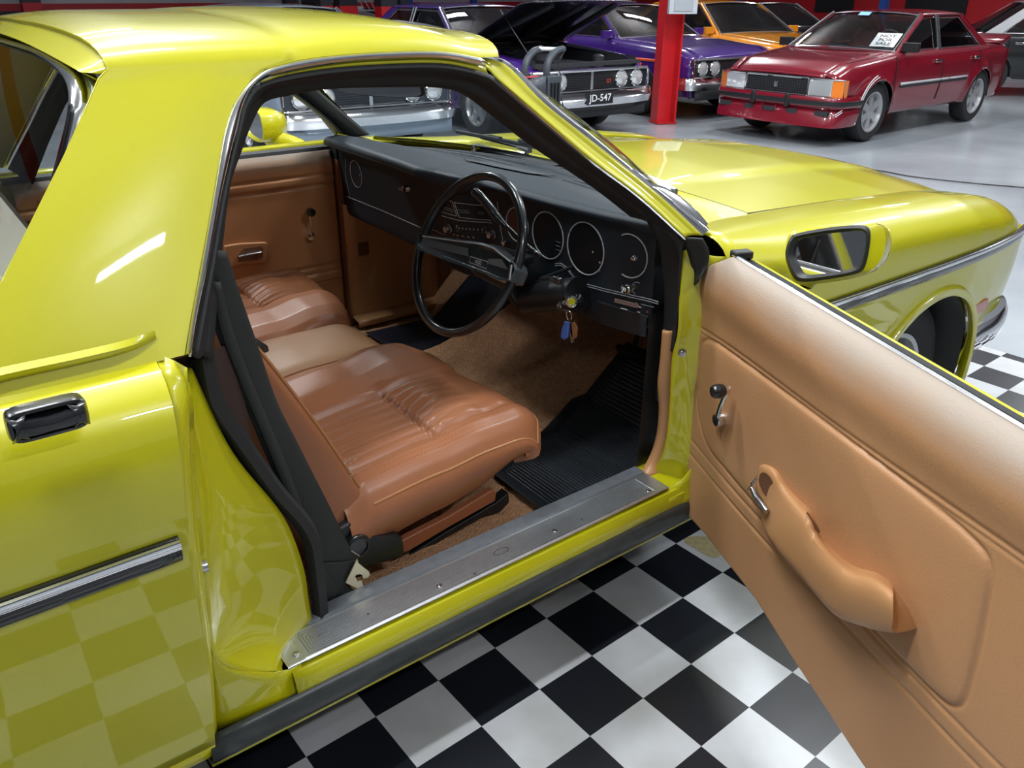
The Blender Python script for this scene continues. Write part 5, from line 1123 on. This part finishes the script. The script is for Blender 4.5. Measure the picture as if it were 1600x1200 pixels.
    for s in (1, -1):
        q = lambda x0, x1: [A_(s, k) for k in (0, 1)]
        MB().tube([A_(s, 0) + V(0, 0, -.02), A_(s, .5), A_(s, 1)], [.03, .026, .026], 8, flat=.7).build('windscreen_pillar', p.get('pilm', pm), R)
        MB().tube([A_(s, 0) + V(.03, -.02 * s, 0), A_(s, .5) + V(.03, -.015 * s, .006), A_(s, 1) + V(.03, -.01 * s, .01)], .013, 8).build('windscreen_trim', CHR, R)
        xb = p.get('bp', -1.55); k1 = lambda x, z: s * (bw + (rw - bw) * (z - zb2) / (zr - zb2))
        # rear pillar panel
        cw_ = p.get('cp', .22)
        P = [C_(s, 0), C_(s, .5), C_(s, 1), C_(s, 1) + V(cw_ * .8, 0, 0), C_(s, .5) + V(cw_, 0, 0), C_(s, 0) + V(cw_ * 1.25, 0, 0)]
        MB().prism(P, V(0, -s * .03, 0)).build('rear_pillar', p.get('roofm', pm), R, smooth=False)
        gB = [A_(s, 0) + V(-.05, 0, .01), A_(s, 1) + V(-.04, 0, -.03), C_(s, 1) + V(cw_ * .7, 0, -.03), C_(s, 0) + V(cw_ * 1.15, 0, 0)]
        gB = [v - V(0, s * .012, 0) for v in gB]
        MB().add(gB, [(0, 1, 2, 3)]).build('side_glass', p.get('glassm', GLC), R, smooth=False)
        MB().tube([v + V(0, s * .014, 0) for v in gB], .010, 6, True).build('window_trim', CHR, R)
        for xq in ([xb] if not p['two'] else []): MB().tube([V(xq, k1(xq, zb2), zb2), V(xq - .04, k1(0, zr), zr)], .030, 8, flat=.4).build('door_pillar', DKI, R); MB().tube([V(xq + .03, k1(xq, zb2) + s * .01, zb2), V(xq - .01, k1(0, zr) + s * .01, zr)], .008, 6).tube([V(xq - .03, k1(xq, zb2) + s * .01, zb2), V(xq - .07, k1(0, zr) + s * .01, zr)], .008, 6).build('door_pillar_trim', CHR, R)
        # door gaps and handles
        gm = mat('door_gap', (.01, .01, .012), .9)
        for xq in [p['cow'] + .10, xb, xb - 1.0][:2 if p['two'] else 3]:
            MB().tube([V(xq + dx, s * (W * f + .001), z) for dx, f, z in [(0, .955, zb2 - .04), (0, .987, .80), (0, 1.0, .64), (0, .996, .5), (0, .972, .36)]], .005, 5).build('door_gap', gm, R)
        for xq in [xb + .16, xb - .85][:1 if p['two'] else 2]:
            MB().box((xq, s * (W * .988 + .012), .80), (.14, .025, .035)).build('door_handle', CHR, R, bevel=.006)
        MB().box((p['cow'] - .12, s * (bw + .10), zb2 + .05), (.07, .18, .10)).tube([V(p['cow'] - .12, s * bw, zb2 - .01), V(p['cow'] - .12, s * (bw + .08), zb2 + .02)], .02, 8).build('door_mirror', p.get('mirm', DKI), R, bevel=.02)
        for cx in (0, -p['wbs']):
            A = np.linspace(0, math.pi, 24); yo = W * .965
            MB().rows([[V(cx + (p['arch'] - .01) * math.cos(a), s * y, .30 + (p['arch'] - .01) * math.sin(a)) for a in A] for y in (yo, yo - .3)]).build('wheel_well', DKI, R, solid=.004)
            wheel(R, (cx, s * (W - .125), p['r']), (0, s, 0), p['r'], .20, p['rim'], p['spokes'], p['rimm'])
    return dict(xn=xn, xt=xt, top=top, br=br, wx=wx)
def quad_front(R, p, gm=BLK, div=True, lampc=CHR):
    xn, W = p['nose'], p['W']; zc = p['nz'] - .105
    MB().box((xn - .01, 0, zc), (.02, W * 1.76, .20)).build('grille', gm, R)
    fr = [V(xn + .02, y, z) for y, z in [(-W * .90, zc - .105), (W * .90, zc - .105), (W * .90, zc + .105), (-W * .90, zc + .105)]]
    MB().tube(lin(fr + [fr[0]], 80)[:-1], .016, 8, True).build('grille_surround', CHR, R)
    for k in range(9): MB().box((xn + .004, 0, zc - .08 + k * .02), (.008, W * .95, .004)).build('grille_bar', mat('grille_bar_grey', (.03, .03, .035), .5), R)
    if div: MB().box((xn + .012, 0, zc), (.03, .035, .20)).build('grille_divider', CHR, R)
    for s in (1, -1):
        for y in (.44, .67):
            l = MB().lathe((xn, s * y * W / .94, zc), (1, 0, 0), [(.090, -.01), (.092, .02), (.084, .03), (.080, .022)], 24, False).build('headlamp', CHR, R)
            MB().lathe((xn + .01, s * y * W / .94, zc), (1, 0, 0), [(.082, 0), (.075, .014), (.05, .024), (0, .030)], 24, False).build('headlamp_lens', LENS, l)
    bumper(R, p, .46)
def bumper(R, p, zc, m=CHR, h=.075):
    xn, W = p['nose'], p['W']
    for xe, sg, nm in ((xn, 1, 'front_bumper'), (-p['wbs'] - p['tail'], -1, 'rear_bumper')):
        half = [V(xe - sg * .45, W * .99, zc), V(xe - sg * .2, W * 1.01, zc), V(xe + sg * .01, W * .95, zc), V(xe + sg * .09, W * .78, zc), V(xe + sg * .13, W * .4, zc), V(xe + sg * .14, 0, zc)]
        h2 = cr(half, 26); path = h2 + [q * V(1, -1, 1) for q in h2[::-1][1:]]; rows = []; N = len(path)
        for i, q in enumerate(path):
            t = path[min(i + 1, N - 1)] - path[max(i - 1, 0)]; t /= np.linalg.norm(t); n_ = V(t[1], -t[0], 0)
            if n_ @ V(sg, 0, 0) < 0 and abs(n_[0]) > .2: n_ = -n_
            if abs(n_[0]) <= .2 and n_ @ V(0, np.sign(q[1]), 0) < 0: n_ = -n_
            rows.append([q + n_ * a + V(0, 0, b) for a, b in [(-.02, h), (.012, h * .95), (.02, h * .3), (.032, .0), (.02, -h * .4), (.008, -h), (-.02, -h)]])
        MB().rows(rows).build(nm, m, R, solid=.003)
def place(R, loc, rz): R.location = loc; R.rotation_euler = (0, 0, math.radians(rz))

# 1. maroon sedan
MAR = paint('maroon_paint', (.20, .006, .018)); R1 = root('sedan', (0, 0, 0), 'dark red four door sedan with a white sign behind its windscreen', 'car')
p = dict(DEF, W=.80, H=1.335, wbs=2.56, nose=.74, tail=.88, r=.315, cow=-.42, wt=-1.12, rr=-2.15, rg=-2.75, belt=.915, hoodc=.92, hoods=.875, nz=.71, arch=.35, gw=.87, rw=.70, bp=-1.42, rim=.66, spokes=6, rimm=mat('silver_alloy', (.5, .51, .53), .35, .6), flare=.03, mirm=BLK, cp=.16, seatc=(.10, .008, .012), frontm=MAR, bot=.22, wsm=glassmat('clear_windscreen', (.78, .82, .82), .07), glassm=glassmat('car_side_glass', (.16, .2, .22), .12))
b = car_body(R1, MAR, p); xn = p['nose']
zc, zt_, zb_2 = .595, .685, .505
MB().box((xn + .0, 0, zc), (.02, .78, .17)).build('grille', mat('grille_black', (.006, .006, .008), .5), R1)
g = MB()
for y in np.linspace(-.38, .38, 26): g.box((xn + .014, y, zc), (.006, .004, .165))
for z in np.linspace(zb_2 + .01, zt_ - .01, 8): g.box((xn + .015, 0, z), (.006, .77, .004))
g.build('grille_mesh', mat('grille_mesh_grey', (.05, .05, .06), .4), R1)
MB().tube([V(xn + .02, y, z) for y, z in lin([(-.40, zb_2), (.40, zb_2), (.40, zt_), (-.40, zt_), (-.40, zb_2)], 60)][:-1], .012, 6, True).build('grille_surround', CHR, R1)
MB().box((xn + .024, 0, zc), (.008, .045, .055)).build('grille_badge', CHR, R1)
for s in (1, -1):
    MB().box((xn + .005, s * .54, zc + .0), (.03, .28, .165)).build('headlamp', LENS, R1, bevel=.01)
    MB().prism([V(xn + .02, s * .685, zc - .085), V(xn + .02, s * .685, zc + .085), V(xn - .04, s * .785, zc + .085), V(xn - .04, s * .785, zc - .085)], V(-.08, 0, 0)).build('indicator', AMB, R1, smooth=False)
    MB().tube([V(xn + .024, s * .41, zc - .09), V(xn + .024, s * .41, zc + .09), V(xn + .024, s * .69, zc + .09), V(xn - .038, s * .79, zc + .09), V(xn - .038, s * .79, zc - .09), V(xn + .024, s * .69, zc - .09)], .009, 6, True).build('lamp_trim', CHR, R1)
    MB().box((xn + .10, s * .22, .45), (.05, .055, .13)).build('overrider', BLK, R1, bevel=.012)
half = cr([V(xn - .40, .805, .44), V(xn - .2, .81, .44), V(xn - .02, .775, .44), V(xn + .04, .66, .44), V(xn + .08, .35, .44), V(xn + .085, 0, .44)], 26); path = half + [q * V(1, -1, 1) for q in half[::-1][1:]]
outn = [V(.3, np.sign(q[1]) * 1, 0) if abs(q[1]) > .75 else V(1, .3 * q[1], 0) for q in path]
MB().rows([[q + n_ * a + V(0, 0, z) for a, z in [(-.03, .075), (.01, .07), (.022, .04), (.022, -.02), (.0, -.05)]] for q, n_ in zip(path, outn)]).build('front_bumper', MAR, R1, solid=.003, label='body coloured bumper')
MB().rows([[q + n_ * a + V(0, 0, z) for a, z in [(.018, .035), (.034, .03), (.036, .0), (.030, -.016), (.018, -.018)]] for q, n_ in zip(path, outn)]).build('bumper_rub_strip', BLK, R1, solid=.002)
MB().rows([[V(q[0] + dx, q[1] * k, z) for dx, k, z in [(-.02, .99, .40), (.0, 1.0, .33), (.03, 1.0, .24), (.035, .99, .205), (-.02, .96, .20)]] for q in path]).build('air_dam', MAR, R1, solid=.003)
for y, w in [(-.62, .16), (-.28, .12), (0, .18), (.28, .12), (.62, .16)]: MB().box((xn + .075 - .09 * abs(y) ** 2, y, .345), (.04, w, .05)).build('dam_slot', DKI, R1)
for y in (-.09, .09): MB().box((xn + .09, y, .32), (.05, .012, .14)).build('dam_fin', MAR, R1)
STR = mat('silver_stripe', (.6, .6, .62), .4)
for s in (1, -1):
    for dz in (-.012, .012): MB().tube(cr([V(xn + .055, s * .50, .30 + dz), V(xn + .02, s * .70, .305 + dz), V(xn - .0, s * .755, .33 + dz), V(xn - .05, s * .80, .38 + dz)], 16), .005, 5).build('dam_stripe', STR, R1)
    Y = lambda z: s * (p['W'] * ip(z, [.38, .52, .64, .8], [.972, .996, 1.001, .988]) + .003)
    MB().rows([[V(x, Y(z), z) for x in np.linspace(-.46, -2.12, 10)] for z in (.575, .60)]).build('side_stripe', STR, R1, solid=.001)
    MB().rows([[V(x, Y(z), z) for x in np.linspace(-.46, -2.12, 10)] for z in (.545, .572)]).build('side_stripe_black', BLK, R1, solid=.001)
    text('stripe_lettering', 'SL/E' if 0 else 'SS', DKI, R1, V(-1.62, s * .806, .588), (-s, 0, 0), (0, 0, 1), .04, depth=.004)
    MB().tube([V(.40 * math.cos(a), s * .83, .30 + .40 * math.sin(a)) for a in np.linspace(.35, 1.35, 14)], .006, 5).tube([V(.43 * math.cos(a), s * .83, .30 + .43 * math.sin(a)) for a in np.linspace(.35, 1.25, 14)], .006, 5).build('arch_stripe', STR, R1)
    MB().prism([V(-2.12, s * .875, .52), V(-2.22, s * .875, .30), V(-1.98, s * .86, .24)], V(0, s * .02, 0)).build('rear_flare', MAR, R1, smooth=False) if 0 else None
MB().rows([[V(x, y, z) for y in (-.68, 0, .68)] for x, z in [(-3.10, .93), (-3.28, .97), (-3.42, 1.02), (-3.44, 1.0), (-3.28, .92)]]).build('boot_spoiler', MAR, R1, solid=.01)
for k, (y0, y1) in enumerate([(.05, .55), (-.45, .05)]): MB().tube([V(-.34, y0, .945), V(-.40, (y0 + y1) / 2, .955), V(-.41, y1, .96)], .008, 6).build('wiper', BLK, R1)
MB().box((-.52, .02, 1.345), (.0, .0, .0)).build('x', BLK, R1) if 0 else None
k = .90; MB().prism([V(-.42 - .70 * t + .05 * (1 - (y / .6) ** 2), y, .94 + .38 * t + .012) for y, t in [(.0, .92), (-.14, .92), (-.14, .83), (.0, .83)]], V(.003, 0, .003)).build('windscreen_sticker', mat('pale_blue_sticker', (.25, .55, .85), .4), R1, smooth=False)
place(R1, (7.50, 3.82, 0), 182.1)
bpy.context.view_layer.update()
# sign inside its windscreen
M1 = R1.matrix_world
def loc1(x, y, z): return V(*(M1 @ Vector((x, y, z))))
sc_ = loc1(-.55, .48, 1.03); xd = loc1(-.55, .68, 1.03) - sc_; xd /= np.linalg.norm(xd); yd = loc1(-.69, .48, 1.15) - sc_; yd /= np.linalg.norm(yd); nd = np.cross(xd, yd)
SG = root('sign', tuple(sc_), 'white NOT FOR SALE sheet propped behind the dark red sedan windscreen', 'sign')
MB().prism([sc_ + xd * a + yd * b for a, b in [(-.145, -.105), (.145, -.105), (.145, .105), (-.145, .105)]], -nd * .003).build('sheet', mat('white_sheet', (.85, .85, .86), .6), SG, smooth=False)
for k, w in enumerate(['NOT', 'FOR', 'SALE']): text('lettering', w, BLK, SG, sc_ + yd * (.058 - .058 * k) + nd * .001, xd, yd, .044, depth=.001, width=.19 if k != 1 else .16, bold=.025)
SG.location = tuple(sc_)

# 2. purple coupe with raised bonnet
PUR = paint('purple_paint', (.045, .012, .17)); R2 = root('sedan', (0, 0, 0), 'purple sedan with its bonnet raised and a JD-547 number plate', 'car')
p = dict(DEF, open=math.radians(27), H=1.37, bonm=mat('bonnet_underside_black', (.008, .006, .014), .3, coat=.6), bp=-1.7, mirm=PUR)
b = car_body(R2, PUR, p); quad_front(R2, p); xn = p['nose']
br = b['br']
for y in (-.55, .55, 0):
    MB().tube([V(br[0][9][0], y, 0) * V(1, 1, 0) + V(0, 0, br[2][9][2] - .06), V(br[-2][9][0], y * .8, br[-2][9][2] - .06)], .03, 6).build('bonnet_brace', DKI, R2)
MB().tube([V(xn - .25, -.62, .86), V(.05, -.60, 1.32)], .008, 6).build('bonnet_prop', CHRD, R2)
MB().rows([[V(x, y, z) for x in (p['cow'], xn - .06)] for y, z in ((-.72, .86), (-.70, .55), (.70, .55), (.72, .86))]).build('engine_bay', DKI, R2)
e = MB().box((.1, 0, .68), (.75, .35, .25)).box((.1, .35, .70), (.6, .2, .15)).box((.1, -.35, .70), (.6, .2, .15)).lathe((.1, 0, .80), (0, 0, 1), [(.2, 0), (.2, .07), (.17, .09), (0, .09)], 20)
e.build('engine', mat('engine_grey', (.08, .08, .09), .4, .6), R2)
MB().lathe((.45, .5, .7), (0, 0, 1), [(.07, 0), (.07, .14), (.03, .16), (0, .16)], 14).build('reservoir', mat('engine_grey', (.08, .08, .09), .4, .6), R2); MB().box((-.25, -.5, .74), (.25, .18, .18)).build('battery', BLK, R2, bevel=.01)
MB().box((xn - .05, 0, .80), (.06, 1.5, .04)).build('radiator_support', DKI, R2)
MB().prism([V(xn + .165, y, z) for y, z in [(-.19, .405), (.19, .405), (.19, .525), (-.19, .525)]], V(.006, 0, 0)).build('number_plate', BLK, R2, smooth=False)
text('plate_lettering', 'JD-547', WHT, R2, V(xn + .173, 0, .463), (0, 1, 0), (0, 0, 1), .075, depth=.001, width=.32, bold=.01)
text('grille_badge', 'GT', mat('orange_red', (.7, .08, .02), .4), R2, V(xn + .02, .25, .62), (0, 1, 0), (0, 0, 1), .04, depth=.003)
MB().rows([[V(xn + .04, y, z) for y in np.linspace(-.8, .8, 9)] for z in (.37, .26)]).build('front_spoiler', DKI, R2, solid=.01)
for s in (1, -1):
    MB().prism([V(.50, s * .935, .68), V(.72, s * .925, .68), V(.72, s * .925, .77), V(.50, s * .935, .77)], V(0, s * .004, 0)).build('side_decal', mat('orange_decal', (.80, .10, .03), .4), R2, smooth=False)
    text('decal_number', '351', BLK, R2, V(.61, s * .9365, .725), (-s, 0, 0), (0, 0, 1), .05, depth=.002 if s > 0 else .002)
place(R2, (5.00, 5.82, 0), -91)

# 3. second purple sedan with orange stripe
R3 = root('sedan', (0, 0, 0), 'purple sedan with an orange side stripe behind the red post', 'car')
p = dict(DEF, H=1.37, bp=-1.7, mirm=PUR); car_body(R3, PUR, p); quad_front(R3, p)
for s in (1, -1): MB().rows([[V(x, s * (.94 * f + .003), z) for x, f in [(.72, .985), (.3, 1.0), (-1, 1.003), (-2.5, 1.0)]] for z in (.69, .725)]).build('side_stripe', mat('orange_decal', (.80, .10, .03), .4), R3, solid=.001)
MB().rows([[V(p['nose'] + .04, y, z) for y in np.linspace(-.8, .8, 9)] for z in (.37, .26)]).build('front_spoiler', DKI, R3, solid=.01)
place(R3, (7.84, 6.12, 0), -91)

# 4. silver blue quad lamp sedan seen through the windscreen
R4 = root('sedan', (0, 0, 0), 'silver blue sedan with round twin headlamps seen through the yellow car windscreen', 'car')
SIL = paint('silver_blue_paint', (.22, .28, .36)); p = dict(DEF, H=1.37, bp=-1.7, mirm=SIL); car_body(R4, SIL, p); quad_front(R4, p, mat('grille_slate', (.03, .035, .05), .4))
MB().rows([[V(p['nose'] + .03, y, z) for y in np.linspace(-.85, .85, 9)] for z in (.39, .25)]).build('front_valance', SIL, R4, solid=.01)
place(R4, (2.42, 5.98, 0), -93)

# 5. amber sedan
R5 = root('sedan', (0, 0, 0), 'amber orange sedan between the red post and the dark red sedan', 'car')
ORG = paint('amber_paint', (.75, .27, .01)); p = dict(DEF, H=1.39, bp=-1.7, mirm=ORG); car_body(R5, ORG, p); quad_front(R5, p)
place(R5, (10.0, 6.15, 0), -97)
# 6. black hardtop
R6 = root('coupe', (0, 0, 0), 'black two door hardtop behind the amber sedan and the dark red sedan', 'car')
BKP = paint('black_paint', (.008, .009, .010)); p = dict(DEF, H=1.36, two=True, cp=.75, bp=-1.9, rr=-2.3, rg=-3.2, mirm=BKP); car_body(R6, BKP, p); quad_front(R6, p)
place(R6, (12.35, 7.1, 0), -97)
# 7. dark sedan at the right edge
R7 = root('sedan', (0, 0, 0), 'black sedan with a pale silver roof at the right behind the dark red sedan', 'car')
p = dict(DEF, H=1.42, W=.92, roofm=paint('pale_silver', (.55, .56, .58)), pilm=paint('pale_silver', (.55, .56, .58)), bp=-1.6, mirm=BKP); car_body(R7, BKP, p); quad_front(R7, p)
place(R7, (15.6, 2.75, 0), -53)
# 8. white truck with a mesh rack far behind
R8 = root('truck', (0, 0, 0), 'white truck with a steel mesh rack far back between red posts', 'truck')
WP = paint('white_paint', (.75, .76, .78)); p = dict(DEF, H=1.62, belt=1.02, hoodc=1.06, hoods=1.0, nz=.85, W=.88, two=True, cp=.4, mirm=WP); car_body(R8, WP, p); bumper(R8, p, .5)
rk = MB()
fr_ = [V(-1.05, -.62, 1.05), V(-1.05, -.62, 1.48), V(-1.05, .62, 1.48), V(-1.05, .62, 1.05)]
rk.tube([q + V(2.0, 0, 0) for q in fr_], .02, 8, True)
for k in range(10): y = -.62 + 1.24 * k / 9; rk.tube([V(.95, y, 1.05), V(.95, max(-.62, y - .25), 1.48)], .008, 5)
rk.tube([V(.95, -.62, 1.05), V(.95, -.62, .6)], .02, 6).tube([V(.95, .62, 1.05), V(.95, .62, .6)], .02, 6)
rk.build('mesh_rack', mat('galvanised', (.7, .71, .73), .35, .5), R8)
q = at(572, 12, 'y', 16.5); place(R8, (float(q[0]) + .3, 18.6, 0), -95)

# posts, lift columns
def beam(name, x, y, w, z1, m, label, cat, grp=None, flange=True):
    b = MB().box((x, y, z1 / 2), (w, w, z1)) if not flange else MB().box((x, y - w * .42, z1 / 2), (w, w * .14, z1)).box((x, y + w * .42, z1 / 2), (w, w * .14, z1)).box((x, y, z1 / 2), (w * .14, w * .72, z1))
    return b
RP = mat('red_steel', (.60, .012, .018), .35, coat=.4)
T = root('steel_post', (6.70, 5.40, 0), 'bright red steel post with a grey box in front of the purple sedan', 'post')
b = MB().box((6.70 - .10, 5.44, 1.3), (.022, .20, 2.6)).box((6.70 + .10, 5.36, 1.3), (.022, .20, 2.6)).box((6.70, 5.40, 1.3), (.20, .018, 2.6))
Rz = Matrix.Rotation(math.radians(-22), 3, 'Z')
def rotv(m, c): m.v = [V(*(Rz @ Vector(q - c))) + c for q in m.v]; return m
rotv(b, V(6.7, 5.4, 0)).build('post_lower', RP, T, smooth=False)
rotv(MB().box((6.70, 5.40, 3.9), (.22, .20, 2.6)), V(6.7, 5.4, 0)).build('post_upper', BLK, T, smooth=False)
rotv(MB().box((6.70, 5.40, .01), (.27, .26, .02)), V(6.7, 5.4, 0)).build('base_plate', RP, T, smooth=False)
q0 = at(1044, 22, 'y', 5.2); q1 = at(1088, 22, 'y', 5.0); wbx = q1 - q0; cbx = (q0 + q1) / 2
JB = root('switch_box', tuple(cbx), 'pale grey electrical box mounted on the red post', 'electrical box')
nb = V(wbx[1], -wbx[0], 0); nb /= np.linalg.norm(nb); ux = wbx / np.linalg.norm(wbx); Rb = np.stack([ux, nb, V(0, 0, 1)], 1)
MB().box(cbx + V(0, 0, .20) - nb * .02, (np.linalg.norm(wbx), .12, .40), Rb).build('box', mat('box_grey', (.55, .58, .62), .4), JB, bevel=.006)
MB().box(cbx + V(0, 0, .20) + nb * .045, (np.linalg.norm(wbx) * .66, .012, .34), Rb).build('cover', mat('box_cover', (.42, .46, .50), .4), JB, bevel=.003)
MB().tube([cbx - nb * .02 + V(0, 0, .40), cbx - nb * .02 + V(0, 0, 3.5)], .02, 8).build('conduit', mat('box_grey', (.55, .58, .62), .4), JB)
BLU = mat('blue_lift_steel', (.03, .10, .42), .4)
for px_, ax, v, nm in [(639, 'y', 21.0, 'far left, behind the purple sedan roof'), (740, 'y', 21.0, 'behind the raised bonnet'), (908, 'y', 20.5, 'behind the raised bonnet, right of the other'), (1155, 'x', 19.5, 'behind the amber sedan'), (1382, 'x', 19.0, 'behind the dark red sedan roof')]:
    c = at(px_, 4, ax, v); o = MB().box((c[0], c[1], 1.7), (.17, .17, 3.4)).box((c[0], c[1], .03), (.4, .4, .06)).build('lift_column', BLU, smooth=False)
    tag(o, 'blue vehicle lift column ' + nm, 'lift column', 'blue lift columns')
RB = bands('post_black_over_red', [(0, (.62, .012, .02)), (1.19, (.02, .02, .03))])
for px_, w, v, nm in [(49, .40, 21.5, 'above the rear of the yellow roof'), (506, .28, 15.5, 'left of the white truck, outer one'), (540, .42, 15.5, 'left of the white truck, inner one'), (603, .38, 14.5, 'right of the white truck'), (627, .20, 16, 'beside the leftmost blue column'), (453, .25, 19, 'above the middle of the yellow roof')]:
    c = at(px_, 10, 'y', v); o = MB().box((c[0], c[1], 1.6), (w, .3, 3.2)).build('storage_post', RB, smooth=False)
    tag(o, 'black over red painted post ' + nm, 'post', 'black and red posts')

# battery charger trolley beside the raised bonnet
c = at(850, 77, 'y', 4.35)
TC = root('charger_trolley', (float(c[0]), 4.35, 0), 'dark grey battery charger trolley with curved arms beside the raised bonnet', 'trolley')
GY = mat('charger_grey', (.055, .065, .08), .45)
def ct(x, y, d=0.): return at(x, y, 'y', 4.35 + d)
for dx, dd in ((0, .0), (-34, .12)):
    pth = cr([ct(880 + dx, 76, dd), ct(868 + dx, 80, dd), ct(858 + dx, 93, dd), ct(854 + dx, 108, dd), ct(855 + dx, 125, dd)], 20)
    MB().tube(pth, [.03] * 20, 10, flat=1.5, up=(0, 1, 0)).build('curved_arm', GY, TC)
MB().tube([ct(842, 76, .1), ct(872, 77, 0)], .018, 12).build('handle_bar', WHT, TC)
a0, a1 = ct(852, 118), ct(868, 118)
wv = (a1[0] - a0[0]); MB().box(((a0[0] + a1[0]) / 2, 4.35, a0[2] / 2), (wv * 1.3, .14, a0[2])).build('column', GY, TC, bevel=.01)
for k in range(3): MB().box((a0[0] + wv * (.15 + .33 * k), 4.27, a0[2] * .72), (.016, .02, a0[2] * .4)).build('column_groove', BLK, TC)
MB().rows([[ct(x, y, d) for x, y, d in r] for r in [[(812, 121, .1), (846, 119, .1)], [(826, 131, -.1), (853, 120, -.1)], [(845, 150, -.1), (853, 150, -.1)]]]).build('tray', GY, TC, solid=.05)
MB().prism([ct(817, 121.5, .09) + V(0, 0, .006), ct(844, 119.2, .09) + V(0, 0, .006), ct(839, 122.5, -.02) + V(0, 0, .008), ct(818, 123.5, -.02) + V(0, 0, .008)], V(0, 0, .003)).build('red_label', mat('red_label', (.65, .05, .06), .4), TC, smooth=False)
MB().lathe((a0[0], 4.5, .08), (0, 1, 0), [(.08, -.03), (.08, .03)], 18).lathe((a1[0] + .1, 4.5, .08), (0, 1, 0), [(.08, -.03), (.08, .03)], 18).build('castor', TYR, TC)
cb_ = cr([ct(882, 80, -.02), ct(875, 92, -.05), ct(872, 105, -.05), ct(877, 122, -.05), ct(873, 140, -.05), ct(880, 165, -.05)], 40)
MB().tube(cb_, .006, 6).build('charger_cable', BLK, TC)
# cable lying on the floor
tag(MB().tube(cr([at(*q, 'z', .006) for q in [(1300, 260), (1330, 264), (1370, 266), (1420, 275), (1470, 281), (1540, 288), (1600, 293), (1660, 300)]], 60), .006, 6).build('floor_cable', BLK), 'thin black cable lying across the grey floor', 'cable')
